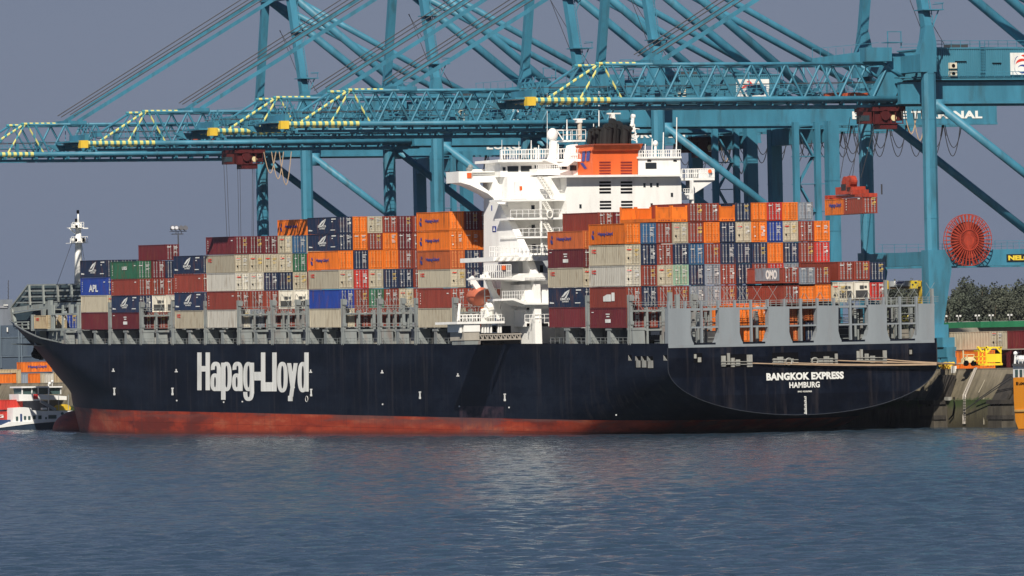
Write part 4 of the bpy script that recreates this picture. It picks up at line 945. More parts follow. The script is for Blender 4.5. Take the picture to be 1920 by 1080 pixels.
# ---------------------------------------------------------------- the white house of the ship
def kid(nm, m, mt, par, smooth=False): return m.obj(nm, mt, par, smooth)
def rail_px(m, x0, x1, y0, y1, Y, step=4.2, slope=-.0208, r=.05):       # railing in the plane Y between two photo columns
    n = max(1, int((x1-x0)/step))
    for f in (0, .5): m.tube(onY(x0, y0+(y1-y0)*f, Y), onY(x1, y0+(y1-y0)*f+(x1-x0)*slope, Y), r, 4)
    for k in range(n+1):
        x = x0+(x1-x0)*k/n; m.tube(onY(x, y0+(x-x0)*slope, Y), onY(x, y1+(x-x0)*slope, Y), r, 4)
    return m
H = D.objects.new('superstructure', None); col.objects.link(H); H.parent = ship
M_or = mat('funnel_orange', (.72, .13, .03), .5, 0, .06, .3, (.3, .06, .03), .3)
M_soot = mat('exhaust_black', (.012, .012, .012), .8)
M_wht_shade = mat('house_shade_white', (.78, .76, .70), .5, 0, .05)  # last one: darker copy of the house white, shade put into the colour
# deckhouse, engine casing
YH, YC = 63., 58.2
xl = onY(952, 360, YH).x; xr = 30.6
zb3 = onY(1000, 331, YH).z
m = MB(); m.box((xl, YH, 13.4), (xr, 71.2, zb3)); kid('deckhouse', m, M_wht, H)
m = MB(); px_box(m, 1063, 331, 1278, 420, YC, 5.5); a = onY(1063, 420, YC); b = onY(1278, 420, YC); m.box((a.x, YC, 13.5), (b.x, YH+1, a.z+1))
cas = kid('engine_casing', m, M_wht, H)
m = MB(); px_box(m, 1052, 327.5, 1279, 331.5, YC-1.3, 6); kid('casing_deck', m, M_wht, cas)
for x0 in (1124, 1164):
    for y in (340, 346, 352.5, 358.8): px_box(MB(), x0, y, x0+21.5, y+3.6, YC-.06, .2).obj('louvre', M_dark, cas)
    for y in (376.5, 382.5, 388.5): px_box(MB(), x0+.8, y, x0+22, y+3.4, YC-.06, .2).obj('louvre', M_dark, cas)
for x, y in ((1208.5, 347.5), (1221, 347.3), (1233, 347), (1260, 365.5), (1222, 385), (1088.5, 387)): px_box(MB(), x-2, y-4, x+2, y+3.5, YC-.05, .2).obj('window', M_glass, cas)
# upper right block and rails
m = MB(); px_box(m, 1197, 296.5, 1276, 330, YC+.6, 5); ur = kid('upper_block', m, M_wht, H)
px_box(MB(), 1210.5, 305, 1231, 316.5, YC+.54, .2).obj('window', M_glass, ur)
px_box(MB(), 1214, 300, 1221, 302.5, YC+.5, .1).obj('name_mark', M_dark, ur); px_box(MB(), 1263, 300, 1269, 302.5, YC+.5, .1).obj('name_mark', M_dark, ur)
m = MB(); px_box(m, 1195, 293.5, 1278, 297, YC+.3, 5.6); rail_px(m, 1197, 1276, 282.5, 295, YC+.4, 3.6); rail_px(m, 1199, 1276, 282, 294, YC+5.5, 4.5); kid('railing', m, M_wht, ur)
m = MB()
for x, y in ((1209, 270), (1222, 260), (1243, 248), (1268, 248), (1268, 220), (1258, 282)): m.tube(onY(x, 296, YC+2), onY(x+1, y, YC+2), .09, 5)
m.tube(onY(1229, 296, YC+2), onY(1229, 272, YC+2), .2, 6); kid('whip_antenna', m, M_wht, ur)
MB().sphere(onY(1229, 269, YC+2), .4, 10, 8, (1, 1, 1.2)).obj('satellite_dome', M_wht, ur, True)
# funnel
yf = YC+.5; fl = onY(1111, 300, yf).x; frr = onY(1194.5, 300, yf).x; zf0 = onY(1150, 330, yf).z; zf1 = onY(1150, 282, yf).z; zf2 = onY(1150, 270, yf).z
m = MB(); m.prism([(fl, yf, zf0), (frr, yf, zf0), (frr+.2, yf, zf1), (fl, yf, zf1)], (0, 5.4, 0))
m.prism([(fl-.25, yf-.5, zf1), (frr+.3, yf-.5, zf1), (frr+.6, yf-1.0, zf2), (fl-.1, yf-1.0, zf2)], (0, 6.4, 0)); fun = kid('funnel', m, M_or, H)
m = MB(); px_box(m, 1113, 270, 1199, 271.8, yf-1.2, 7); kid('funnel_rim', m, mat('funnel_rust', (.25, .06, .03), .6), fun)
for x0 in (1124, 1164):
    for k in range(5): px_box(MB(), x0, 303+k*5.2, x0+21, 305.6+k*5.2, yf-.07, .2).obj('louvre', mat('louvre_red', (.22, .02, .015), .6), fun)
# blue emblem on the port face of the funnel: three slanted bars
fx = fl-.05; ya_, yb_ = yf+.3, yf+5.2; zz0, zz1 = zf0+1.2, zf1+.6
for q0, q1 in ((.30, .52), (.62, .86)):
    hh = zz1-zz0; y1 = yb_-(yb_-ya_)*q0; y0 = yb_-(yb_-ya_)*q1
    MB().prism([(fx, y1, zz0+hh*.35), (fx, y0, zz0+hh*.35), (fx, y0-.5, zz1), (fx, y1-.6, zz1)], (-.05, 0, 0)).obj('emblem', M_logo, fun)
MB().prism([(fx, yb_-1.0, zz0+.9), (fx, yb_-2.4, zz0), (fx, yb_-3.3, zz0), (fx, yb_-2.0, zz0+.9)], (-.05, 0, 0)).obj('emblem', M_logo, fun)
rr = random.Random(4)
for i, (x, y0, y1, r) in enumerate(((1104, 270, 247, .42), (1111, 270, 243, .42), (1119, 270, 243, .42), (1134, 272, 240, .75), (1147, 272, 232, 1.0), (1158, 272, 236, .9), (1170, 272, 242, .7), (1178, 272, 243, .55), (1127, 272, 246, .6), (1140, 272, 238, .7), (1153, 272, 240, .7), (1164, 272, 243, .6))):
    a = onY(x, y0, YC+1.6+i % 3); b = onY(x+1.5, y1, YC+1.6+i % 3); m = MB(); m.tube(a, b, r*.8, 12); m.tube(b, b+Vector((.15, -.35, .25)), r*.8, 12, r*.72); kid('exhaust_pipe', m, M_soot, fun)
# wheelhouse
YW = 64.
m = MB(); px_box(m, 938, 304, 1090, 331, YW, 5.5); wh = kid('wheelhouse', m, M_wht, H)
m = MB(); px_box(m, 934, 298.5, 1096, 303.5, YW-1.2, 8.5); kid('wheelhouse_roof', m, M_wht, wh)
m = MB(); rail_px(m, 938, 1092, 282, 299, YW-1.0, 4.4); rail_px(m, 940, 1090, 281, 297, YW+6.8, 5.5); kid('railing', m, M_wht, wh)
for x0, x1, y0, y1 in ((943, 948, 313.5, 320), (952, 972, 311.5, 321.5), (977, 997, 311, 321.3), (1003, 1008, 310, 321), (1034, 1045, 310, 317), (1050, 1063, 309.5, 317), (1069, 1081, 310, 320)):
    px_box(MB(), x0, y0, x1, y1, YW-.08, .2).obj('window', M_glass, wh)
m = MB(); px_box(m, 1006, 316, 1050, 328, YW-2.6, 2.5); rail_px(m, 1006, 1052, 309, 318, YW-2.7, 4); kid('bridge_balcony', m, M_wht, wh)
m = MB(); px_box(m, 1008, 331, 1064, 374, 60.5, 3.2); kid('stair_bay', m, M_wht, H)
m = MB(); px_poly(m, [(1028, 303), (1018, 300), (1038, 300), (1048, 307), (1070, 300), (1080, 300), (1064, 312), (1052, 312)], YW-1.6, .3); kid('roof_bracket', m, M_wht, wh)
# bridge wings
YG = 66.
m = MB(); px_box(m, 860, 321, 940, 342, YG, 4.6); px_box(m, 880, 317.5, 938, 321, YG+4, .4); wg = kid('bridge_wing', m, M_wht, H)
m = MB(); px_poly(m, [(862, 342), (899, 342), (901, 347), (919, 360), (923, 359), (924, 342), (936, 342), (936, 385), (931, 381), (925, 371), (915, 363), (881, 347)], YG, 3.6); kid('wing_bracket', m, M_wht, wg)
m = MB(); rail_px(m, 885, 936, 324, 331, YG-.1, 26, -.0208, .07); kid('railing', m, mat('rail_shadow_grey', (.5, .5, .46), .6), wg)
m = MB(); px_box(m, 876, 324, 884, 334, YG-.1, .1); kid('searchlight_box', m, M_or, wg)
m = MB(); m.tube(onY(876, 319, YG+1), onY(884, 316, YG+1), .35, 8); m.sphere(onY(882, 313, YG+1), .4, 8, 6); kid('searchlight', m, M_grey, wg)
m = MB(); px_box(m, 1276, 333.5, 1340, 338, YG, 4.6); px_poly(m, [(1299, 335), (1340, 332), (1340, 338), (1303, 362), (1300, 366), (1296, 366)], YG+.3, .8); px_box(m, 1334, 317, 1340, 333, YG, 4.6)
wr = kid('bridge_wing', m, M_wht, H)
m = MB(); rail_px(m, 1276, 1338, 318, 334, YG, 3); rail_px(m, 1278, 1338, 317, 333, YG+4.4, 4); kid('railing', m, M_wht, wr)
m = MB(); px_box(m, 1277, 362, 1300, 374, YG-1, 4); px_box(m, 1297.5, 338, 1301, 395, YG-.8, .7); rail_px(m, 1277, 1298, 354, 363, YG-1, 4); kid('side_gallery', m, M_wht, wr)
m = MB(); px_box(m, 1291, 338, 1299, 353, YG+.5, 1); kid('window', m, M_glass, wr)
MB().tube(onY(1331, 321, YG-.3), onY(1331, 321, YG-.1), .3, 12).obj('lifebuoy', M_or, wr)
# port side wall (the tall slanting fin)
xp = 3.4
m = MB(); px_polyX(m, [(907, 371), (930, 378), (938, 384), (956, 420), (985, 480), (1000, 520), (1004, 646), (907, 646)], xp, 1.1); fin = kid('side_wall', m, M_wht, H)
px_polyX(MB(), [(921, 385), (922.4, 385), (922.4, 395), (921, 395)], xp-.05, .05).obj('deck_mark', M_logo, fin); m = MB(); px_polyX(m, [(923, 424), (930, 424), (930, 435), (923, 435)], xp-.05, .05); kid('deck_mark', m, M_logo, fin)
MB().prism([onX(924.6, 433, xp-.08), onX(928.6, 433, xp-.08), onX(926.6, 426, xp-.08)], (-.04, 0, 0)).obj('deck_mark', M_white, fin)
# terraces: decks between the fin and the casing
for i, (x0, x1, y, Yp, th) in enumerate(((941, 1063, 373, 59, 4), (956, 1063, 408, 58.0, 3.6), (968, 1063, 443, 57.5, 3.2), (972, 1030, 475, 57, 3))):
    m = MB(); px_box(m, x0, y, x1, y+th, Yp, YH-Yp+.5); dkk = kid('terrace', m, M_wht, H)
    m = MB(); rail_px(m, x0+1, min(x1, 1060), y-14+(0 if i else 0), y, Yp+.1, 11, -.0208, .045); kid('railing', m, M_wht, dkk)
for x, y in ((999, 352), (999.5, 389), (1000, 425.5), (1001, 462)): px_box(MB(), x-3, y-4.3, x+3, y+4, YH-.06, .2).obj('window', M_glass, H)
m = MB(); px_poly(m, [(966, 341), (975, 339), (978, 360), (988, 374), (958, 374), (965, 358)], 60.2, .5); kid('wing_strut', m, M_wht, H)
for x, y in ((977, 353), (972, 463)): px_box(MB(), x-2.5, y-4, x+2.5, y+4, 60.1, .3).obj('fire_locker', M_or, H)
m = MB()
for x0, y0, x1, y1 in ((1008, 331, 1031, 366), (1016, 377, 1028, 398), (1016, 412, 1028, 434), (1016, 447, 1028, 470)):
    for dx in (0, 7): m.bar(onY(x0+dx, y0, 58.6), onY(x1+dx, y1, 58.6), .12, .3)
    for k in range(8): f = k/7; a = onY(x0+(x1-x0)*f, y0+(y1-y0)*f, 58.6); b = onY(x0+7+(x1-x0)*f, y0+(y1-y0)*f, 58.6); m.bar(a, b, .3, .06)
kid('outside_stair', m, M_wht_shade, H)
m = MB(); px_box(m, 1014.5, 374, 1017, 500, 58.2, .4); kid('pillar', m, M_wht, H)
m = MB()
for k in range(14):
    t = 2*math.pi*k/14; t2 = 2*math.pi*(k+1)/14; c = onY(1031, 402, 57.8); m.tube(c+Vector((math.cos(t)*.45, 0, math.sin(t)*.55)), c+Vector((math.cos(t2)*.45, 0, math.sin(t2)*.55)), .12, 5)
kid('lifebuoy', m, M_wht_shade, H)
# lower decks
YL = 52.
m = MB(); px_box(m, 925, 481, 1034, 489, YL, 12); can = kid('canopy_deck', m, M_wht, H)
for k in range(8): px_poly(MB(), [(932+k*13, 482.5), (937+k*13, 482), (933+k*13, 488.5), (928+k*13, 489)], YL-.12, .1).obj('bracket', M_wht_shade, can)
m = MB(); rail_px(m, 928, 1030, 466, 481, YL+.3, 7); kid('railing', m, M_wht, can); m = rail_px(MB(), 918, 948, 462, 481, YL+2, 4); kid('railing', m, M_wht, can)
m = MB(); px_box(m, 972, 489, 1034, 513, YL+4, 6); kid('lower_wall', m, mat('wall_blue_grey', (.36, .38, .40), .6), H)
for x in (998, 1015.5): px_box(MB(), x-3, 497, x+3, 510, YL+3.9, .2).obj('doorway', M_dark, H)
m = MB(); px_box(m, 982, 512, 1034, 526, YL-.3, 10); px_poly(m, [(906, 521), (958, 521), (982, 514), (982, 527), (975, 526), (955, 524), (906, 524)], YL-.3, 6); ter = kid('boat_deck', m, M_wht, H)
m = MB(); rail_px(m, 908, 958, 497, 521, YL-.2, 3.6, -.0208, .07); rail_px(m, 984, 1030, 519, 526, YL-.5, 8, -.0208, .04); kid('railing', m, M_wht, ter)
m = MB(); px_box(m, 984, 533, 1034, 572, YL+1, 8); px_box(m, 940, 524, 985, 640, YL+6, 2); kid('lower_house', m, M_wht, H)
m = MB(); px_poly(m, [(940, 560), (965, 559), (985, 566), (1034, 568), (1034, 571), (984, 571), (962, 563), (940, 564)], YL-.5, 5); rail_px(m, 942, 983, 546, 561, YL-.4, 4.5); gal = kid('mooring_gallery', m, M_wht, H)
m = MB(); px_box(m, 985, 580, 1034, 612, YL+2, 6); px_box(m, 984, 571, 1034, 574, YL, 3); rail_px(m, 984, 1030, 590, 604, YL, 8); kid('lower_house', m, M_wht, H)
for q in ((988, 577, 996, 581), (988, 606, 1003, 612), (1012, 606, 1028, 612)): px_box(MB(), *q, YL+1.9, .2).obj('doorway', M_dark, H)
for x, y, w_, h_ in ((944, 480, 5, 8), (884, 0, 0, 0)):
    if w_: px_box(MB(), x-2, y+18, x+4, y+26, YL-.5, .3).obj('fire_locker', M_or, H)
# davit, platform and gangway beside the lifeboat
YP = 57.
M_dav = M_wht
plat = MB(); px_box(plat, 857, 602.5, 946, 607, YP-3, 8); pl = kid('boat_platform', plat, M_wht, H)
m = MB(); px_box(m, 870, 607, 900, 622, YP-2.8, 6); kid('platform_box', m, M_wht, pl)
m = MB(); px_box(m, 870, 622, 899, 638, YP-2.7, 5); kid('platform_base', m, mat('base_tan_grey', (.38, .35, .30), .6), pl)
m = MB(); px_box(m, 871, 638, 901, 646, YP-2.6, 4.5); kid('platform_foot', m, M_grey, pl)
m = MB()
for x in (904, 909, 914, 920, 934, 938): px_box(m, x, 607, x+2.4, 624, YP-2.5, .4)
px_box(m, 862, 607, 866, 624, YP-2.5, .5); rail_px(m, 858, 945, 591, 603, YP-2.9, 4.4); rail_px(m, 862, 943, 590, 602, YP+4, 6); kid('railing', m, M_wht, pl)
px_box(MB(), 922, 610, 932, 623, YP-1, .3).obj('doorway', M_dark, pl); px_box(MB(), 943, 611, 958, 624, YP-1, .3).obj('doorway', M_dark, pl)
m = MB(); m.tube(onY(859, 602, YP-2), onY(862, 569, YP-2), .22, 6); kid('davit_arm', m, M_dav, pl)
m = MB(); m.tube(onY(917, 596, YP-2), onY(917, 580, YP-2), .7, 10); m.tube(onY(912, 580, YP-2), onY(922, 577, YP-2), .8, 10); m.tube(onY(902, 582, YP-2), onY(913, 579, YP-2), .2, 6); px_box(m, 909, 583, 927, 603, YP-1.8, 1.5); kid('hose_crane_base', m, M_wht_shade, pl)
m = MB(); m.bar(onY(882, 520, YP+4), onY(896, 541, YP+4), .6, .8); m.bar(onY(881, 521, YP+4), onY(884, 533, YP+4), .3); kid('davit_arm', m, M_dav, pl)
for dx, Yq in ((0, YP-1), (10, YP+3)):
    m = MB(); pts = [(909+dx, 512), (913+dx, 520), (921+dx, 541), (928+dx, 562), (933+dx, 584), (936+dx, 598)]
    for (x0, y0), (x1, y1) in zip(pts, pts[1:]): m.bar(onY(x0, y0, Yq), onY(x1, y1, Yq), .6, .7)
    m.bar(onY(913+dx, 520, Yq), onY(941, 572, Yq), .35); m.bar(onY(941, 572, Yq), onY(936+dx*.3, 598, Yq), .35); px_box(m, 905+dx, 515, 915+dx, 521, Yq-.3, 1); kid('davit_arm', m, M_dav, pl)
m = MB(); x0, x1 = 900, 978
for y in (627.5, 637): m.bar(onY(x0, y, YP-4), onY(x1, y-1.5, YP-4), .25, .2)
for k in range(9):
    xa = x0+k*8.6; m.bar(onY(xa, 628, YP-4), onY(xa+5, 636, YP-4), .16); m.bar(onY(xa+6, 636, YP-4), onY(xa+6, 628, YP-4), .16)
m.obj('accommodation_ladder', mat('aluminium', (.42, .38, .33), .45, .2), H)
m = MB(); px_box(m, 902, 624, 975, 647, YP-1, .3); kid('ladder_recess_shade', m, M_dark, H)  # thin black sheet, the shade behind the ladder put into its colour
# radar mast and aerials on the wheelhouse roof
YM = YW+2
rm = D.objects.new('radar_mast', None); col.objects.link(rm); rm.parent = H
def rp(nm, m, mt=None, sm=False): return m.obj(nm, mt or M_wht, rm, sm)
m = MB(); m.bar(onY(1036, 299, YM), onY(1037, 264, YM), .9, .9); m.bar(onY(1028, 299, YM), onY(1034, 272, YM), .2); m.bar(onY(1046, 270, YM), onY(1046, 299, YM), .2); m.bar(onY(1036, 272, YM), onY(1046, 270, YM), .2); rp('mast', m)
MB().sphere(onY(1036, 253, YM), .82, 16, 12, (1, 1, 1.25)).obj('satellite_dome', M_wht, rm, True)
m = MB(); px_poly(m, [(1070, 332), (1070, 290), (1075, 272), (1083, 270), (1087, 290), (1096, 315), (1098, 332)], YM-2, 2.5); rp('mast', m)
m = MB(); px_box(m, 1056, 262.5, 1098, 265.5, YM, 3); m.bar(onY(1043, 244, YM), onY(1056, 263, YM), .15); m.bar(onY(1043, 244, YM), onY(1056, 244, YM), .15); rail_px(m, 1056, 1098, 244, 262, YM-.1, 8); rp('platform', m)
m = MB(); m.tube(onY(1087, 262, YM+1), onY(1087, 228, YM+1), .33, 10); rp('radar_pedestal', m, mat('pedestal_tan', (.5, .42, .34), .6)); m = MB(); px_box(m, 1077, 222.5, 1098, 224.5, YM+.8, .5); px_box(m, 1083, 224.5, 1092, 230, YM+.6, 1); rp('radar_scanner', m)
m = MB(); px_box(m, 1140, 211.5, 1164, 214, YM-3, .5); px_box(m, 1147, 214, 1153, 221, YM-3.2, 1); m.tube(onY(1150, 220, YM-3), onY(1151, 240, YM-3), .35, 8); rp('radar_scanner', m, M_wht_shade)
for x, y0, y1, r in ((1026, 299, 160, .05), (1063, 262, 224, .14), (1070, 262, 246, .08), (996, 299, 263, .12), (941, 299, 262, .06), (973, 299, 265, .06), (1005, 299, 279, .12), (1010, 299, 272, .12), (1113, 262, 232, .12), (1117, 262, 238, .1), (1123, 280, 170, .12), (1060, 299, 282, .2), (1067, 299, 276, .2)):
    m = MB(); m.tube(onY(x, y0, YM), onY(x, y1, YM), r, 5, r*.5); rp('whip_antenna', m)
m = MB()
for s_ in (-1, 1): m.bar(onY(1185+s_*9, 268, YM-2), onY(1186+s_*1.5, 228, YM-2), .18)
for k in range(5): y = 265-k*8; w_ = 8*(1-k/5.5)+1; m.bar(onY(1186-w_, y, YM-2), onY(1186+w_, y-7, YM-2), .12); m.bar(onY(1186+w_, y, YM-2), onY(1186-w_, y-7, YM-2), .12)
m.tube(onY(1186, 236, YM-2), onY(1187, 214, YM-2), .25, 8); m.tube(onY(1184, 218, YM-2), onY(1190, 218, YM-2), .3, 8); m.bar(onY(1186, 240, YM-2), onY(1199, 242, YM-2), .1); px_box(m, 1182, 240, 1190, 247, YM-2.3, .8); rp('signal_mast', m)
# lifeboat
yl_ = 58.5; c = onY(896, 557, yl_); cx = onY(871, 557, yl_).x; ex = onY(924, 557, yl_).x
lb = thing('lifeboat', 'orange enclosed lifeboat hanging beside the white superstructure', 'lifeboat', (c.x, yl_, onY(896, 572, yl_).z))
M_lb = mat('lifeboat_orange', (.55, .15, .075), .4, 0, .06)
rx_ = 1.45; rz_ = (onY(896, 538, yl_).z-onY(896, 574, yl_).z)/2; cc = Vector((onY(899, 556, yl_+3).x, yl_+3, onY(896, 556, yl_).z))
MB().sphere(cc, 1, 18, 14, (rx_, 3.7, rz_)).obj('hull', M_lb, lb, True)
m = MB(); m.box((cc.x-.3, yl_-.2, cc.z+.1), (cc.x+1.9, yl_+2.5, cc.z+1.1)); m.obj('canopy', M_lb, lb)
m = MB(); a = cc.x-.9; b = cc.x+2.0
for x in (a, a+.9, a+1.9, b): m.bar((x, yl_-.9, cc.z-.9), (x, yl_-.9, cc.z+1.1), .12)
for z in (-.9, 0, 1.1): m.bar((a, yl_-.9, cc.z+z), (b, yl_-.9, cc.z+z), .12)
m.bar((a, yl_-.9, cc.z-.95), (b, yl_-.9, cc.z-.95), .25, .25); m.obj('boarding_frame', M_wht_shade, lb)
m = MB(); m.tube(cc+Vector((0, -3.3, .3)), cc+Vector((0, -3.9, .3)), .25, 8); m.box((cc.x-rx_-.03, cc.y-1.2, cc.z-.06), (cc.x+rx_+.03, cc.y+1.2, cc.z+.06)); m.obj('fender_belt', mat('belt_brown', (.35, .08, .04), .6), lb)
m = MB(); m.bar(onY(914, 602, YP-1.6), onY(914, 566, YP-1.6), .3); m.bar(onY(914, 585, YP-1.6), onY(922, 566, YP-1.6), .2); kid('boat_crutch', m, M_wht, pl)

# ---------------------------------------------------------------- bow: wave breaker, foremast
yb0 = 305.
bowp = D.objects.new('wave_breaker', None); col.objects.link(bowp); bowp.parent = ship
def B(px, py, X): return onX(px, py, X)
M_bow = mat('bow_grey_green', (.055, .085, .10), .7, 0, .3, .35, (.15, .18, .18), .35); M_bl = mat('bow_light_grey', (.27, .30, .285), .55, 0, .12, .5, rust, .3)
XB = 21.0
m = MB(); m.prism([B(20, 579, XB), B(53, 534, XB), B(158, 532.5, XB-0), B(158, 562, XB)], (.5, 0, 0)); m.obj('plating', M_bow, bowp)
m = MB()
for (x0, y0, x1, y1, w_) in ((53, 534.5, 158, 533, .28), (20, 578, 53, 534.5, .3), (22, 581, 158, 564, .8), (48, 545.5, 158, 544, .3), (42, 556.5, 158, 554.5, .3), (32, 567.5, 158, 565, .25)): m.bar(B(x0, y0, XB-.6), B(x1, y1, XB-.6), .3, w_)
m.obj('beam', M_bl, bowp)
for x, y0, y1 in ((55, 535, 572), (81, 535, 570), (108, 534.5, 566), (134, 534, 565)): MB().bar(B(x-.5, y0, XB-.9), B(x+1.5, y1, XB-.9), .3, .45).obj('rib', M_bl, bowp)
m = MB(); m.prism([B(18, 580, XB-1), B(22, 580, XB-1), B(28.5, 614, XB-1), B(25, 614, XB-1)], (.5, 0, 0)); m.prism([B(22, 586, XB-1), B(158, 568, XB-1), B(158, 573, XB-1), B(60, 583, XB-1), (B(24, 589, XB-1))], (.5, 0, 0)); m.obj('bulwark_frame', M_bl, bowp)
m = MB(); m.prism([B(24, 586, XB+3), B(158, 570, XB+3), B(158, 640, XB+3), B(60, 636, XB+3), B(28, 612, XB+3)], (.4, 0, 0)); m.obj('inner_plating', mat('bow_shade_blue', (.03, .055, .07), .7), bowp)  # dark blue sheet, its colour stands for the shaded bow cavity
for x, y0, y1 in ((79, 579, 592), (131, 571, 590), (92, 563, 620), (118, 583, 645), (148, 572, 645)):
    MB().prism([B(x-2.6, y0, 9), B(x+2.6, y0, 9), B(x+2, y1, 9), B(x-2, y1, 9)], (.5, 0, 0)).obj('post', M_bl, bowp)
for x0, x1 in ((66, 75), (91, 101), (113, 127), (143, 157)):
    MB().prism([B(x0+1, 619, 4), B(x1-1, 619, 4), B(x1+1, 647, 4), B(x0-2, 647, 4)], (1.2, 0, 0)).obj('stanchion', M_bl, bowp)
m = MB()
for y in (604, 609.5, 616.5): m.bar(B(28, y, 10), B(54, y-.5, 10), .2)
for x in (42, 53): m.bar(B(x, 604, 10), B(x, 616, 10), .25)
m.obj('bow_railing', M_bl, bowp); m = MB(); m.bar(B(60, 618.5, 3), B(156, 617, 3), .4, .35); m.bar(B(98, 589.5, 3), B(146, 588.5, 3), .4, .3); m.bar(B(98, 580, 6), B(122, 580, 6), .2, .2)
for x in (60, 64, 97, 101, 118, 146, 150): m.bar(B(x, 572+(x < 90)*18, 3), B(x, 618, 3), .25, .5)
m.obj('bow_frame', M_bl, bowp)
an = MB(); p = B(72, 664, 15.5); an.sphere(p, 1.0, 10, 8, (1.0, 2.6, .9)); an.bar(B(66, 655, 15.4), B(78, 671, 15.4), .8, .8); an.obj('anchor', M_dark, ship)
Mx, My = XC, 287.
fm = D.objects.new('foremast', None); col.objects.link(fm); fm.parent = ship
def Q(px, py): return onY(px, py, My)
m = MB(); m.tube(Q(147.5, 640), Q(147.5, 533), .85, 12, .78); m.tube(Q(147.5, 533), Q(146.8, 418), .78, 12, .48); m.tube(Q(146.8, 418), Q(146.5, 400), .2, 8, .12); m.obj('mast', M_wht, fm, True)
m = MB(); m.bar(Q(141.5, 533), Q(142.8, 462), .25, .5); m.obj('cable_trunk', M_wht_shade, fm)
for x0, x1, y0, y1 in ((136, 157, 417, 427), (134, 164, 444, 456)):
    m = MB(); px_box(m, x0, y1-1, x1, y1, My-1.4, 2.8); rail_px(m, x0, x1, y0, y1, My-1.4, 4); rail_px(m, x0, x1, y0, y1, My+1.4, 5)
    px_box(m, x0+1, y0+2, x0+6, y1-1, My-1.2, 1); px_box(m, x1-7, y0+2, x1-3, y1-1, My-1.2, 1); m.obj('mast_platform', M_wht, fm)
m = MB(); m.bar(Q(129, 428), Q(146, 428), .2); m.bar(Q(131, 429), Q(146, 441), .2); m.bar(Q(150, 428), Q(165, 428), .2); m.obj('yard', M_wht, fm)
m = MB(); m.tube(Q(146, 400), Q(146, 394), .25, 6); m.tube(Q(142.5, 417), Q(142.5, 410), .2, 6); px_box(m, 142, 422, 146, 427, My-1.5, .3); px_box(m, 155, 446, 159, 453, My-1.5, .3); px_box(m, 141, 447, 145, 453, My-1.5, .3); m.obj('signal_lamp', M_dark, fm)
m = MB(); m.tube(Q(140, 440), onX(107, 533, 18), .04, 4); m.tube(Q(150, 440), Q(158, 487), .04, 4); m.obj('stay_wire', M_cable, fm)
# mooring lines from the stern to the quay bollards
for i, (x0, y0, x1, y1, sag) in enumerate(((1411, 681, 1765, 683, 2), (1470, 680, 1772, 682, 1.5), (1571, 676, 1780, 681, .5), (1663, 674, 1790, 682, .5), (1663, 678, 1800, 683, .6))):
    a = onY(x0, y0, -.3); b = onX(x1, y1, 49.5); m = MB(); xm = 1756; c = onY(xm, y0+(y1-y0)*(xm-x0)/(x1-x0)+sag*.5, -.75)
    pts = [a.lerp(c, k/8)-Vector((0, 0, sag*.1*math.sin(math.pi*k/8))) for k in range(9)]+[c.lerp(b, k/4) for k in range(1, 5)]; m.path(pts, .085, 5)
    tag(m.obj('mooring_line', mat('rope_sand', (.42, .30, .20), .8)), '%s mooring rope running from the stern to the quay' % ['lowest sand coloured', 'second lowest pale', 'middle taut', 'upper taut', 'rightmost ending'][i], 'rope', 'mooring ropes at the stern')
# ---------------------------------------------------------------- quay
XQ = 46.6
def conc(name, c, alg=True):
    m = mat(name, c, .85, 0, .22, .35, (.10, .085, .05), .5, 0, True); return m
def quay_mat():
    m = D.materials.new('quay_concrete'); m.use_nodes = True; nt = m.node_tree; N = nt.nodes; L = nt.links; b = N['Principled BSDF']; b.inputs['Roughness'].default_value = .85
    tc = N.new('ShaderNodeTexCoord'); sp = N.new('ShaderNodeSeparateXYZ'); L.new(tc.outputs['Object'], sp.inputs[0])
    n = N.new('ShaderNodeTexNoise'); n.inputs['Scale'].default_value = .5; n.inputs['Detail'].default_value = 9; n.inputs['Roughness'].default_value = .7
    mp = N.new('ShaderNodeMapping'); mp.inputs['Scale'].default_value = (1, 1.6, .5); L.new(tc.outputs['Object'], mp.inputs[0]); L.new(mp.outputs[0], n.inputs[0])
    jit = N.new('ShaderNodeMath'); jit.operation = 'MULTIPLY_ADD'; jit.inputs[1].default_value = 2.2; L.new(n.outputs[0], jit.inputs[0]); L.new(sp.outputs[2], jit.inputs[2])
    r = N.new('ShaderNodeValToRGB'); e = r.color_ramp.elements; mr = N.new('ShaderNodeMapRange'); mr.inputs[1].default_value = 0; mr.inputs[2].default_value = 10; L.new(jit.outputs[0], mr.inputs[0])
    e[0].position = 0; e[0].color = (.035, .028, .015, 1); e[1].position = 1; e[1].color = (.20, .17, .12, 1)
    for p, c in ((.22, (.06, .05, .025)), (.36, (.09, .08, .045)), (.44, (.05, .07, .02)), (.50, (.035, .06, .012)), (.54, (.13, .11, .07)), (.75, (.165, .14, .095))): x = e.new(p); x.color = (*c, 1)
    L.new(mr.outputs[0], r.inputs[0]); mr2 = N.new('ShaderNodeMapRange'); mr2.inputs[1].default_value = .3; mr2.inputs[2].default_value = .7; mr2.inputs[3].default_value = .6; mr2.inputs[4].default_value = 1.35; L.new(n.outputs[0], mr2.inputs[0])
    h = N.new('ShaderNodeHueSaturation'); L.new(mr2.outputs[0], h.inputs['Value']); L.new(r.outputs[0], h.inputs['Color']); L.new(h.outputs[0], b.inputs['Base Color'])
    bu = N.new('ShaderNodeBump'); bu.inputs['Strength'].default_value = .6; bu.inputs['Distance'].default_value = .3; L.new(n.outputs[0], bu.inputs['Height']); L.new(bu.outputs[0], b.inputs['Normal']); return m
M_q = quay_mat(); M_tim = mat('wet_timber', (.035, .03, .025), .8, 0, .4, 1.2)
m = MB(); Ya0, Ya1 = -420, 1400
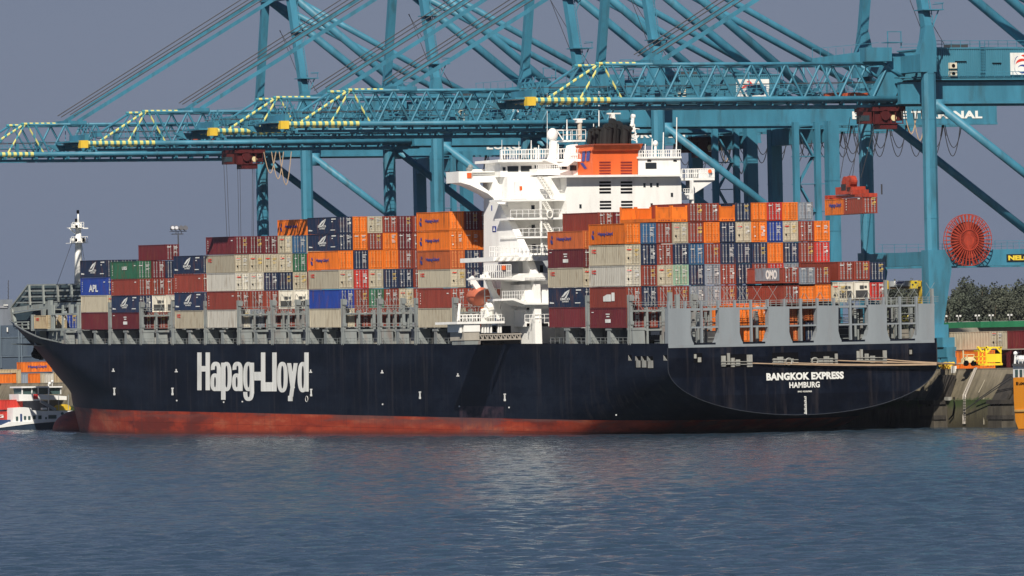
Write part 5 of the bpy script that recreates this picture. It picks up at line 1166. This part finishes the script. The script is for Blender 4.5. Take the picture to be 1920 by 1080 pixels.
m.add([(XQ, Ya0, -3), (XQ, Ya1, -3), (XQ, Ya1, 4.0), (XQ, Ya0, 4.0), (XQ+.5, Ya0, 4.05), (XQ+.5, Ya1, 4.05), (XQ+2.6, Ya1, QZ), (XQ+2.6, Ya0, QZ)], [(0, 1, 2, 3)[::-1], (3, 2, 5, 4)[::-1], (4, 5, 6, 7)[::-1]])
m.box((XQ+2.5, Ya0, QZ-.6), (XQ+3.4, Ya1, QZ+.02))
tag(m.obj('quay_wall', M_q), 'stained concrete quay wall with sloping top and weed line, behind the stern', 'quay wall')
tag(MB().add([(XQ+3, Ya0, QZ-.01), (9000, Ya0, QZ-.01), (9000, 9000, QZ-.01), (XQ+3, 9000, QZ-.01)], [(0, 1, 2, 3)]).obj('ground', mat('quay_paving', (.16, .15, .135), .85, 0, .2, .3, streak=False)), None, None, kind='structure')
# ribs, pipes and ladder on the wall
def qw(px, py):                                             # point on the quay wall face for a photo pixel
    p = onX(px, py, XQ)
    if p.z > 4.0:
        X = XQ
        for _ in range(12): p = onX(px, py, X); X = XQ+.5+2.1*max(0, min(1, (p.z-4.05)/(QZ-4.05)))
    return p
m = MB()
for (x0, y0), (x1, y1) in (((1830, 689), (1808, 740)), ((1833, 689), (1812, 740)), ((1808, 740), (1808, 795)), ((1812, 740), (1811, 795))): m.bar(qw(x0, y0)+Vector((-.15, 0, 0)), qw(x1, y1)+Vector((-.15, 0, 0)), .18)
for k in range(16): y = 690+k*3.3; x = 1830-(y-689)*.431; m.bar(qw(x, y)+Vector((-.15, 0, 0)), qw(x+3, y)+Vector((-.15, 0, 0)), .1)
for k in range(18): y = 742+k*3; m.bar(qw(1808, y)+Vector((-.15, 0, 0)), qw(1812, y)+Vector((-.15, 0, 0)), .1)
tag(m.obj('wall_ladder', mat('ladder_grey', (.42, .38, .33), .6)), 'long steel ladder running down the quay wall to the water', 'ladder')
m = MB(); m.bar(qw(1848, 712)+Vector((-.1, 0, 0)), qw(1836, 736)+Vector((-.1, 0, 0)), .12); m.bar(qw(1846, 745)+Vector((-.1, 0, 0)), qw(1846, 796)+Vector((-.1, 0, 0)), .1); tag(m.obj('drain_pipe', mat('pipe_tan', (.3, .27, .2), .7)), 'thin drain pipe on the quay wall right of the ladder', 'pipe')
def fender(pxc, lab):
    p0 = qw(pxc, 770); Y0 = p0.y; t = thing('timber_fender', lab, 'fender', (XQ, Y0, 0), 'dark timber fenders on the quay wall')
    for k in range(4): m = MB(); m.prism([(XQ-1.9, Y0-2+k*1.1, -2), (XQ-1.4, Y0-2+k*1.1, -2), (XQ+1.7, Y0-2+k*1.1, 7.4), (XQ+1.1, Y0-2+k*1.1, 7.6), (XQ-1.9, Y0-2+k*1.1, 3.2)], (0, .5, 0)); m.obj('pile', M_tim, t)
    m = MB()
    for z in (1.2, 3.4): m.box((XQ-2.3, Y0-2.4, z), (XQ-.4, Y0+2.2, z+.6))
    m.prism([(XQ-1.2, Y0-2.2, 3.8), (XQ+1.2, Y0-2.2, 7.4), (XQ+1.2, Y0+2, 7.4), (XQ-1.2, Y0+2, 3.8)], (-.3, 0, .2)); m.obj('fender_frame', M_tim, t)
    m = MB(); m.box((XQ-2.2, Y0-2.2, -2), (XQ, Y0+2, 3.1)); m.obj('dolphin_base', mat('wet_concrete', (.07, .06, .045), .8, 0, .35, 1.), t)
fender(1763, 'dark timber fender frame squeezed behind the stern of the ship'); fender(1890, 'dark timber fender frame beside the orange boat'); 
m = MB(); pts = [qw(1792, 745), qw(1793, 760), qw(1790, 778), qw(1783, 786)]; m.path([p+Vector((-.3, 0, 0)) for p in pts], .12, 5); tag(m.obj('hanging_chain', M_dark), 'dark chain hanging on the weedy quay wall near the fender', 'chain')
m = MB(); m.box((XQ-.4, qw(1783, 748).y-.9, qw(1783, 748).z-.2), (XQ+.2, qw(1783, 748).y+.9, qw(1783, 748).z+.3)); tag(m.obj('rubber_block', M_steel), 'pale block hanging beside the dark fender behind the stern', 'block')
p = qw(1789, 694); m = MB(); m.box((p.x-.2, p.y-.6, p.z-.5), (p.x+.1, p.y+.6, p.z+.6)); tag(m.obj('number_plate', M_white), 'small white number plate on the quay wall edge', 'sign')
m = MB(); a = onX(1880, 712, XQ-2); 
for q in ((1897, 704, 1835, 752), (1897, 709, 1812, 770)): m.tube(onX(q[0], q[1], XQ-1.5), qw(q[2], q[3])+Vector((-.5, 0, 0)), .07, 4)
tag(m.obj('boat_rope', M_cable), 'dark ropes from the orange boat across the quay wall', 'rope')
# bollards
for i, (x, y) in enumerate(((1775, 683), (1782, 688), (1768, 672))):
    p = onX(x, y, XQ+3.5); p.z = QZ; t = thing('bollard', ['yellow bollard at the quay edge holding the ropes', 'yellow bollard nearest the quay wall ladder', 'yellow bollard at the foot of the blue crane leg'][i], 'bollard', p, 'yellow bollards')
    MB().tube(p, p+Vector((0, 0, .7)), .35, 10).obj('post', M_cy, t); MB().tube(p+Vector((-.6, 0, .6)), p+Vector((.6, 0, .75)), .3, 10).obj('head', M_cy, t)
# containers on the quay behind the stern
def qcont(k, px, ybot_z, X, L, H, label, rz=0, **kw):
    Y = Yof(px, X, ybot_z+1); return container(k, (X+1.22, Y+L/2, ybot_z), H, label, L, rz=rz, group='containers standing on the quay', **kw)
qcont('O', 1838, QZ+.02, 52.6, 12.19, 2.6, 'orange container on the quay, under the long pale ones', words=None)
qcont('M', 1795, QZ+.02, 60, 6.06, 2.6, 'maroon container on the quay at the left end of the row')
qcont('R', 1897, QZ+.02, 63, 12.19, 2.6, 'brick red container on the quay behind the yellow cage')
qcont('M', 1904, QZ+.02, 60.4, 12.19, 2.6, 'maroon container on the quay right of the yellow cage')
qcont('r', 1962, QZ+.02, 62, 12.19, 2.6, 'bright red container on the quay behind the orange boat')
M_ool = M_red
def corner_cont(k, px, X, z, deg, label, **kw):               # placed by its nearest port bottom corner
    Y = Yof(px, X, z+1); c = Matrix.Rotation(R_(deg), 3, 'Z') @ Vector((1.22, 6.095, 0)); return container(k, (X+c.x, Y+c.y, z), 2.6, label, 12.19, rz=R_(deg), group='containers standing on the quay', **kw)
corner_cont('W', 1857, 56.0, QZ+2.75, 11, 'left one of the two long pale containers above the orange one')
corner_cont('W', 1902, 60.5, QZ+2.75, 11, 'right one of the two long pale containers, with red OOCL letters', words=[('OOCL', 2.2, 1.5, 3.0, .6, M_red)])
corner_cont('M', 1990, 60.5, QZ+2.75, 11, 'maroon container on the upper level, cut by the right edge')
# yellow lashing cage and forklift
def qb(m, x0, y0, x1, y1, Y, d): return px_box(m, x0, y0, x1, y1, Y, d)
Yc = -2.; t = thing('work_cage', 'bright yellow open work cage standing on the quay edge', 'cage', (onY(1862, 683, Yc).x, Yc, QZ), None)
M_yb = mat('cage_yellow', (.85, .62, .03), .5)
for x in (1850, 1877): 
    for yy in (Yc, Yc+2.6): qb(MB(), x-1.2, 650, x+1.2, 684, yy, .2).obj('post', M_yb, t)
m = MB(); qb(m, 1849, 663.5, 1878, 679, Yc-.05, .1); m.obj('side_panel', M_yb, t); m = MB(); qb(m, 1848, 650, 1879, 653, Yc, 2.8); qb(m, 1846, 681, 1880, 685, Yc-.2, 3.2); m.obj('frame', M_yb, t)
m = MB(); m.bar(onY(1850, 662, Yc), onY(1859, 652, Yc), .2); m.bar(onY(1877, 662, Yc), onY(1868, 652, Yc), .2); m.obj('brace', M_yb, t)
t = thing('yellow_rack', 'smaller yellow steel rack left of the yellow work cage', 'rack', (onY(1842, 683, Yc).x, Yc, QZ))
m = MB()
for x in (1835, 1842): qb(m, x, 657, x+1.5, 684, Yc+1, .2)
for y in (657, 668, 676): qb(m, 1832, y, 1848, y+1.5, Yc+1, 1)
m.bar(onY(1833, 650, Yc+1), onY(1841, 660, Yc+1), .25); m.bar(onY(1852, 650, Yc+1), onY(1842, 660, Yc+1), .25); m.obj('frame', M_yb, t)
Yk = 0.; t = thing('forklift', 'small cream forklift parked on the quay before the orange container', 'forklift', (onY(1818, 683, Yk).x, Yk, QZ))
M_cr = mat('forklift_cream', (.68, .58, .35), .5)
m = MB(); qb(m, 1810, 672, 1830, 680, Yk, 1.3); qb(m, 1812, 669, 1829, 672, Yk+.1, 1.1); m.obj('body', M_cr, t)
m = MB(); qb(m, 1806, 657, 1807.5, 683, Yk, .2); qb(m, 1803, 680, 1807, 682, Yk, 1); qb(m, 1804, 672, 1811, 673.5, Yk, .2); m.obj('mast', M_cr, t)
for x in (1812, 1826): p = onY(x, 681, Yk-.05); MB().tube(p, p+Vector((0, .3, 0)), .42, 12).obj('wheel', M_dark, t)
m = MB(); qb(m, 1813, 664, 1827, 665.5, Yk+.1, 1.1); qb(m, 1813, 665, 1814, 672, Yk+.1, .15); qb(m, 1826, 665, 1827, 672, Yk+.1, .15); m.obj('overhead_guard', M_cr, t)
# green roof shed and fence with lamps on the dike
g = onX(1835, 612, 80); 
t = thing('warehouse', 'long low warehouse with green roof edge behind the quay containers', 'building', (200, 60, QZ))
m = MB(); y_ = 90.; a = onY(1774, 620, y_); b = onY(1960, 616, y_); zt = onY(1850, 614, y_).z; m.box((a.x, y_, QZ), (b.x+60, y_+20, zt)); m.obj('wall', mat('shed_concrete', (.30, .27, .22), .8, 0, .2), t)
m = MB(); a = onY(1832, 604, y_); m.box((a.x, y_-1.2, zt), (b.x+60, y_+20, zt+.95)); m.obj('roof', mat('green_fascia', (.02, .16, .07), .5), t)
fy = 150.; t = thing('fence', 'pale railing fence along the raised bank before the trees', 'fence', (onY(1850, 610, fy).x, fy, QZ))
z0 = onY(1850, 612, fy).z; z1 = onY(1850, 603, fy).z; x0 = onY(1766, 600, fy).x; x1 = onY(1990, 600, fy).x; M_f = mat('fence_grey', (.42, .42, .40), .6)
m = MB(); n = 60
for k in range(n): x = x0+(x1-x0)*k/n; m.box((x, fy, z0-.4), (x+.14, fy+.1, z1-(x-x0)*0))
m.bar((x0, fy, z1), (x1, fy, z1+.0), .15, .15); m.bar((x0, fy, (z0+z1)/2), (x1, fy, (z0+z1)/2), .1); m.obj('railing', M_f, t)
m = MB(); m.box((x0, fy+.3, QZ), (x1, fy+.8, z0)); m.obj('base_wall', conc('bank_concrete', (.25, .22, .18)), t)
for i, px in enumerate((1771, 1797, 1832, 1858, 1893)):
    x = onY(px, 600, fy-1).x; z = z1+.9; tt = thing('bank_lamp', 'small double lamp on the bank fence, %s from the crane leg' % ['first', 'second', 'third', 'fourth', 'fifth'][i], 'lamp', (x, fy-1, QZ), 'small lamps along the bank fence')
    MB().tube((x, fy-1, QZ), (x, fy-1, z), .1, 6).obj('pole', M_f, tt)
    for dx in (-.3, .3): MB().box((x+dx-.14, fy-1.2, z), (x+dx+.14, fy-1.0, z+.28)).obj('lamp_head', M_white, tt)
# trees beyond the quay
def leaf_mat(name, c):
    m = mat(name, c, .85, 0, .35, .25, None, 0, .12, False); return m
LM = [leaf_mat('leaf_dark', (.045, .055, .040)), leaf_mat('leaf_mid', (.055, .066, .046)), leaf_mat('leaf_olive', (.065, .072, .050))]
bark = mat('bark', (.12, .09, .06), .9)
def tree_meshes(seed):
    rr = random.Random(seed); h = 12.; tr = MB(); tr.tube((0, 0, 0), (rr.uniform(-.5, .5), 0, h*.55), .32, 7, .16)
    cr = MB(); blobs = []
    for k in range(22):
        a = rr.uniform(0, 6.28); r = rr.uniform(.3, 3.4); z = rr.uniform(2.5, h-.8); r *= 1-.45*max(0, z/h-.5)*2; c = Vector((math.cos(a)*r, math.sin(a)*r, z)); blobs.append((c, rr.uniform(.9, 1.9)))
        if k % 3 == 0: tr.tube((0, 0, z*.5), c, .12, 5, .04)
    for c, r in blobs:
        for q in range(150):
            d = Vector((rr.gauss(0, 1), rr.gauss(0, 1), rr.gauss(0, .8))).normalized()*r*rr.uniform(.55, 1.12); p = c+d
            s = rr.uniform(.10, .26); u = Vector((rr.uniform(-1, 1), rr.uniform(-1, 1), rr.uniform(-1, 1))).normalized(); v = u.cross(Vector((rr.uniform(-1, 1), rr.uniform(-1, 1), rr.uniform(-1, 1)))).normalized()
            cr.add([p+u*s, p+v*s, p-u*s, p-v*s], [(0, 1, 2, 3)])
    return tr.mesh('trunk', bark), cr
TM = []
for sdd in range(4):
    a, b = tree_meshes(sdd+11); TM.append((a, b))
rr = random.Random(77)
yt = 420.; xs_ = []
tops = [(1652, 541), (1668, 537), (1684, 532), (1699, 536), (1716, 528), (1733, 531), (1750, 535), (1776, 545), (1790, 538), (1802, 530), (1815, 526), (1829, 530), (1843, 540), (1856, 545), (1868, 536), (1880, 532), (1892, 538), (1904, 535), (1917, 530), (1932, 533)]
for i, (px, py) in enumerate(tops):
    for row in range(2):
        Y = yt+rr.uniform(-6, 6)-row*28; pyy = py+row*rr.uniform(14, 24); px2 = px+rr.uniform(-3, 3)+row*7
        x = onY(px2, pyy, Y).x; zt = onY(px2, pyy, Y).z; hh = (zt-QZ)/12.; a, b = TM[(i+row*2) % 4]; k = rr.randrange(3)
        key = ('tree', (i+row*2) % 4, k)
        if key not in CM: CM[key] = b.mesh('crown', LM[k])
        t = thing('tree', '%s leafy tree on the bank, %s row, %s from the left' % (['dark', 'mid green', 'olive'][k], ['front', 'rear'][row], ['leftmost', 'second', 'third', 'fourth', 'fifth', 'sixth', 'seventh', 'eighth', 'ninth', 'tenth', 'eleventh', 'twelfth', 'thirteenth', 'fourteenth', 'fifteenth', 'sixteenth', 'seventeenth', 'eighteenth', 'nineteenth', 'twentieth'][i]), 'tree', (x, Y, QZ), 'trees on the far bank')
        link('trunk', a, t, (0, 0, 0), (0, 0, rr.uniform(0, 6)), (1, 1, hh)); link('crown', CM[key], t, (0, 0, 0), (0, 0, rr.uniform(0, 6)), (1.15, 1.15, hh))
m = MB(); m.add([(onY(1640, 600, 460).x, 460, QZ), (onY(1990, 600, 460).x, 460, QZ), (onY(1990, 600, 460).x, 464, 22), (onY(1640, 600, 460).x, 464, 21)], [(0, 1, 2, 3)])
hb_ = MB(); rr = random.Random(8)
xa, xb = onY(1640, 600, 440).x, onY(1990, 600, 440).x
for k in range(9000):
    x = rr.uniform(xa, xb); z = QZ+rr.random()**.8*(11+2*math.sin(x*.3)); y = 440+rr.uniform(-4, 8); p = Vector((x, y, z)); s = rr.uniform(.3, .8)
    u = Vector((rr.uniform(-1, 1), rr.uniform(-.4, .4), rr.uniform(-1, 1))).normalized(); v = u.cross(Vector((0, 1, .3))).normalized(); hb_.add([p+u*s, p+v*s, p-u*s, p-v*s], [(0, 1, 2, 3)])
tag(hb_.obj('woodland', LM[0]), 'dense dark undergrowth filling the bank behind the trees', 'woodland', kind='stuff')
# ---------------------------------------------------------------- yellow terminal crane beyond the stern
Ys = 75.; t = thing('gantry_machine', 'yellow and grey cargo machine with white name panel behind the stern', 'cargo machine', (onY(1700, 600, Ys).x, Ys, QZ))
M_gb = mat('beam_grey', (.30, .32, .33), .5); M_ys = mat('machine_yellow', (.62, .42, .03), .5)
px_box(MB(), 1668, 527, 1706, 537, Ys, 1.5).obj('beam', M_gb, t); px_box(MB(), 1660, 537, 1730, 541, Ys+.2, 1.6).obj('underbeam', mat('under_brown', (.10, .07, .04), .7), t)
px_box(MB(), 1677, 526.5, 1696, 534.5, Ys-.1, .1).obj('name_panel', M_white, t); letter('Qterminal', M_logo, t, tuple(onY(1679, 533, Ys-.14)), onY(1694, 530, Ys).x-onY(1679, 530, Ys).x, .5)
m = MB(); px_box(m, 1708, 526, 1721, 541, Ys-.3, 2); m.obj('cab', mat('cab_yellow', (.75, .55, .04), .5), t); m = MB(); px_box(m, 1710, 532, 1713, 535, Ys-.35, .1); px_box(m, 1715, 528, 1719, 531, Ys-.35, .1); m.obj('cab_window', M_win, t)
for x0, x1, y1 in ((1660, 1666, 542), (1728, 1735, 600)): px_box(MB(), x0, 526, x1, y1, Ys, 1.2).obj('leg', M_ys, t)
m = MB(); px_box(m, 1721, 528, 1732, 537, Ys, 1.4); m.obj('end_carriage', M_ys, t)
for x in (1695, 1704):
    m = MB(); c = onY(x, 597, 40.)
    for k in range(12): a = 2*math.pi*k/12; b = 2*math.pi*(k+1)/12; m.tube(c+Vector((math.cos(a)*.38, 0, math.sin(a)*.38)), c+Vector((math.cos(b)*.38, 0, math.sin(b)*.38)), .12, 5)
    tag(m.obj('ring_buoy', mat('buoy_yellow', (.8, .65, .1), .5)), '%s yellow ring seen through the right stern opening' % ('left' if x < 1700 else 'right'), 'ring', 'yellow rings seen through the stern')
# ---------------------------------------------------------------- light mast behind the bow containers
Yl_ = 420.; p = onY(334, 440, Yl_); t = thing('light_mast', 'tall light mast with a cluster of floodlights above the bow containers', 'light mast', (p.x, Yl_, QZ))
MB().tube((p.x, Yl_, QZ), (p.x, Yl_, p.z), .2, 8, .12).obj('pole', M_cable, t)
m = MB(); px_box(m, 325, 438, 344, 439.5, Yl_, 1); px_box(m, 320, 433.5, 350, 434.5, Yl_, .6)
for x in (330, 334, 340): m.bar(onY(x, 434, Yl_), onY(x, 439, Yl_), .1)
m.obj('crossarm', M_cable, t)
for x in (323, 330, 339, 347): 
    q = onY(x, 428, Yl_); m = MB(); m.tube(q+Vector((0, -.3, .1)), q+Vector((0, .4, -.2)), .52, 12, .3); m.obj('floodlight', mat('lamp_housing', (.10, .10, .11), .5), t)
    MB().tube(q+Vector((0, -.36, .12)), q+Vector((0, -.3, .1)), .34, 12).obj('lens', mat('lamp_lens', (.6, .6, .62), .2), t) if x < 335 else None
# ---------------------------------------------------------------- left background behind the bow
Yg = 520.; t = thing('storage_hall', 'dark blue grey port hall with tall panels behind the bow', 'building', (onY(30, 640, Yg).x, Yg, QZ))
M_hall = mat('hall_blue_grey', (.06, .085, .12), .6, 0, .15, .1); M_hl = mat('hall_light', (.28, .29, .31), .6)
m = MB(); a = onY(-60, 600, Yg); b = onY(95, 600, Yg); zt = onY(10, 610, Yg).z; m.box((a.x, Yg, QZ), (b.x, Yg+25, zt)); m.obj('wall', M_hall, t)
m = MB(); px_box(m, -60, 562, 24, 612, Yg+2, 15); m.obj('upper_block', mat('hall_mid', (.17, .19, .22), .6), t); px_box(MB(), -60, 574, 14, 578, Yg+1.8, .2).obj('roof_edge', M_hl, t)
m = MB()
for x in (1, 35, 40): px_box(m, x, 610, x+1.6, 690, Yg-.3, .3)
for y in (632, 668): px_box(m, -40, y, 60, y+1.2, Yg-.2, .2)
for k in range(22): px_box(m, 4+k*2.2, 634, 4.6+k*2.2, 667, Yg-.1, .1)
m.obj('panel_frame', mat('hall_frame', (.13, .17, .21), .6), t)
m = MB(); px_box(m, 7, 571, 15, 573, Yg+1.6, .2); px_box(m, 13, 614, 15, 622, Yg-.4, .2); m.obj('wall_mark', M_white, t)
t = thing('radio_tower', 'thin lattice mast rising over the hall at the left edge', 'mast', (onY(15, 600, 560).x, 560, QZ)); m = MB()
m.tube(onY(15.5, 600, 560), onY(15.5, 525, 560), .12, 5, .06)
for k in range(10): m.bar(onY(14.3, 596-k*7, 560), onY(16.7, 590-k*7, 560), .07)
for k in range(4): m.bar(onY(12, 596-k*5, 560), onY(19, 596-k*5, 560), .1)
m.obj('mast', M_cable, t)
Yq = 400.
def bq(k, px0, px1, y0, y1, label, words=None, Yb=Yq, face=True):
    a = onY(px0, y1, Yb); b = onY(px1, y0, Yb); L_ = b.x-a.x; t = container(k, ((a.x+b.x)/2, Yb, a.z), b.z-a.z, label, L_, rz=R_(90), doors=False, group='containers on the far quay behind the bow')
    if words: me = text_mesh(words, M_logo if k != 'r' else M_white, .03); link('lettering', me, t, (-1.26, L_*.28, (b.z-a.z)*.35), (0, 0, -math.pi/2), (L_*.6, .3, (b.z-a.z)*.32))
    return t
for q in (('O', 36, 93, 678, 698, 'orange container with blue lettering, upper one behind the bow', 'Hapag-Lloyd'), ('O', 49, 71, 700, 721, 'small orange container below the lettered one behind the bow', None), ('O', -14, 26, 701, 719, 'orange container at the left edge above the red barge cargo', None),
          ('g', 36, 48, 700, 721, 'narrow blue grey container left of the small orange one', None), ('W', 72, 79, 700, 721, 'narrow beige container right of the small orange one', None), ('w', 79, 96, 700, 721, 'pale grey container behind the barge wheelhouse', None), ('T', 96, 119, 698, 721, 'tan container half hidden by the bow', None),
          ('O', 119, 140, 700, 721, 'orange container just at the edge of the bow', None), ('T', 27, 35, 693, 720, 'tall narrow tan container left of the orange stack', None), ('T', -14, 27, 692, 700, 'tan container lying on the orange one at the left edge', None)):
    bq(*q)
# ---------------------------------------------------------------- barge behind the bow
Yb = 330.; t = thing('river_barge', 'white and dark blue river barge with wheelhouse lying beside the red bow', 'barge', (onY(70, 800, Yb).x, Yb, 0))
M_bw = mat('barge_white', (.78, .78, .76), .45, 0, .05); M_bd = mat('barge_navy', (.02, .035, .06), .45); M_bwn = mat('barge_window', (.05, .09, .09), .15); M_brd = mat('barge_red', (.5, .03, .03), .5)
def bp(nm, pts, Y, d, mt): m = MB(); px_poly(m, pts, Y, d); return m.obj(nm, mt, t)
bp('hull', [(-120, 805), (-120, 816), (146, 816), (146, 784), (140, 786), (110, 791), (54, 794), (0, 801)], Yb, 10, M_bd)
bp('deck_edge', [(-120, 803), (-120, 806), (0, 802), (54, 795), (110, 790), (140, 786.5), (143, 782), (142, 778), (105, 786), (60, 790), (22, 791), (8, 797)], Yb-.1, 10.1, M_bw)
cab = bp('cabin', [(24, 765), (24, 792), (60, 791), (105, 787), (143, 783), (143, 770), (80, 770.5), (60, 769), (58, 765), (46, 763.5)], Yb+.4, 8, M_bw)
for x0, x1, y0, y1 in ((30, 34, 781, 789), (45, 49, 780, 787), (53, 57, 780, 787), (62, 67, 779, 786), (72, 78, 779, 786), (85, 88, 782, 786), (91, 106, 778, 785)): px_box(MB(), x0, y0, x1, y1, Yb+.3, .2).obj('window', M_bwn, cab)
px_box(MB(), 38, 776, 41.5, 791, Yb+.3, .2).obj('door', mat('barge_blue', (.03, .06, .16), .5), cab)
for x in (117, 133): m = MB(); c = onY(x, 775.5, Yb+.3); m.tube(c, c+Vector((0, .2, 0)), .28, 12); m.obj('porthole', M_bwn, cab)
wh2 = bp('wheelhouse', [(35, 739), (75, 740), (75, 751), (36, 752)], Yb+2, 5, M_bw)
bp('wheelhouse_body', [(41, 727), (116, 726), (112, 739), (43, 740)], Yb+2.4, 4.5, M_bwn)
bp('wheelhouse_roof', [(40, 724.5), (117, 724), (117, 726.5), (40, 727.5)], Yb+1.8, 6, M_bw)
m = MB()
for x in (42, 60, 72, 92, 114): px_box(m, x-.8, 727, x+.8, 739, Yb+2.2, .3)
m.obj('window_post', M_bw, wh2)
bp('wheelhouse_deck', [(75, 739), (125, 743), (125, 750), (75, 749)], Yb+2.1, 5, M_bw)
bp('red_door', [(63, 739), (71, 739), (71, 748), (63, 748)], Yb+1.9, .2, M_brd)
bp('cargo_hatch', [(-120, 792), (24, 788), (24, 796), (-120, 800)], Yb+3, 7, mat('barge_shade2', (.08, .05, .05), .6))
for q in ((-98, 24, 771, 792, 'bright red container on the barge, lower one with white lettering', 'HAMBURG'), (-98, 38, 749, 770.5, 'bright red container on the barge, upper one beside the wheelhouse', None)): bq('r', *q, Yb=Yb+4.5)
bp('coaming', [(-120, 787), (24, 787), (24, 793), (6, 797), (-120, 799)], Yb+1.5, 2, mat('barge_mid_blue', (.02, .045, .12), .5))
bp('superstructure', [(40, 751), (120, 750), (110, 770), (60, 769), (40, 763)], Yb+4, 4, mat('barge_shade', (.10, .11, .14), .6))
bp('winch', [(106, 769), (107, 763), (113, 759), (118, 762), (122, 758), (129, 759), (133, 764), (132, 769)], Yb+1, 2, M_ys)
m = MB(); m.tube(onY(91, 772, Yb+2), onY(91, 720, Yb+2), .12, 6); m.sphere(onY(93, 719, Yb+2), .3, 8, 6); m.sphere(onY(98, 715, Yb+2), .26, 8, 6); m.tube(onY(98, 725, Yb+2), onY(98, 716, Yb+2), .06, 4); m.obj('signal_mast', M_bw, t)
m = MB()
for x in (110, 128): m.tube(onY(x, 768, Yb+1), onY(x, 740, Yb+1), .07, 4)
m.bar(onY(76, 752, Yb+1), onY(104, 768, Yb+1), .5, .5); m.obj('stair', M_gb, t)
m = MB(); px_box(m, 80, 764.5, 88, 768, Yb+1, 1); m.obj('tender_boat', M_bw, t); letter('US', M_white, t, tuple(onY(-2, 785, Yb+2.9)), .7, .6) if False else None
# person on the barge
p = onY(66, 747, Yb+2); 
bpy_person = None
# ---------------------------------------------------------------- orange boat at the right edge
Xo = 35.; bp0 = onX(1960, 790, Xo)
t = thing('pilot_boat', 'orange hulled boat with white bridge cut by the right edge', 'boat', (Xo+4, bp0.y, 0)); M_oh = mat('boat_orange', (.78, .28, .015), .4, 0, .06, .3)
def op_(nm, pts, X, d, mt, par=None): m = MB(); px_polyX(m, pts, X, d); return m.obj(nm, mt, par or t)
op_('hull', [(1900, 708), (1901, 750), (1904, 790), (1909, 803), (1918, 818), (2060, 818), (2060, 704)], Xo, 8, M_oh)
op_('rubbing_strake', [(1901.5, 768), (1902.5, 772), (2060, 769), (2060, 765)], Xo-.15, .3, mat('strake_tan', (.65, .38, .12), .5))
op_('boot_topping', [(1910, 804), (1916, 818), (2060, 818), (2060, 801)], Xo-.05, .2, mat('boot_dark', (.05, .03, .02), .6))
w1 = op_('bridge', [(1899.5, 684), (1899.5, 708), (2000, 705), (2000, 681)], Xo+.5, 7, M_bw)
for x0, x1 in ((1903, 1908), (1911.5, 1916), (1919.5, 1925), (1929, 1935), (1940, 1950)): px_boxX(MB(), x0, 693, x1, 707, Xo+.42, .1).obj('window', M_bwn, w1)
op_('upper_deck', [(1898, 682), (2002, 679), (2002, 683), (1898, 686)], Xo+.2, 7.6, mat('deck_edge_dark', (.10, .10, .10), .6))
m = MB(); m.tube(onX(1903, 683, Xo+1), onX(1904, 664, Xo+1), .16, 6); m.sphere(onX(1904, 662.5, Xo+1), .3, 10, 8); m.tube(onX(1903, 667, Xo+1), onX(1965, 665, Xo+1), .05, 4); m.tube(onX(1903, 674, Xo+1), onX(1965, 672, Xo+1), .05, 4)
for k in range(9): m.tube(onX(1903+k*7, 683, Xo+1), onX(1903+k*7, 667, Xo+1), .05, 4)
m.obj('railing', M_bw, t)
MB().sphere(onX(1914, 674, Xo+2.5), .6, 14, 10, (1, 1.9, 1)).obj('liferaft_canister', M_bw, t, True)
px_boxX(MB(), 1905, 716, 1908, 722, Xo-.05, .05).obj('mark', M_dark, t)
q = onX(1910, 721, Xo-.06); letter('LOODS', M_dark, t, tuple(q), 3.2, .3, '-x')
# ---------------------------------------------------------------- haze: the air over the river
hz = MB().box((-900, -1100, -1), (1500, 1600, 115)).obj('haze', None); vm_ = D.materials.new('haze_air'); vm_.use_nodes = True; nt = vm_.node_tree
nt.nodes.remove(nt.nodes['Principled BSDF']); pv = nt.nodes.new('ShaderNodeVolumePrincipled'); pv.inputs['Color'].default_value = (.75, .82, .95, 1); pv.inputs['Density'].default_value = .000015; pv.inputs['Anisotropy'].default_value = 0
nt.links.new(pv.outputs[0], nt.nodes['Material Output'].inputs['Volume']); hz.data.materials.append(vm_); tag(hz, None, None, kind='stuff')
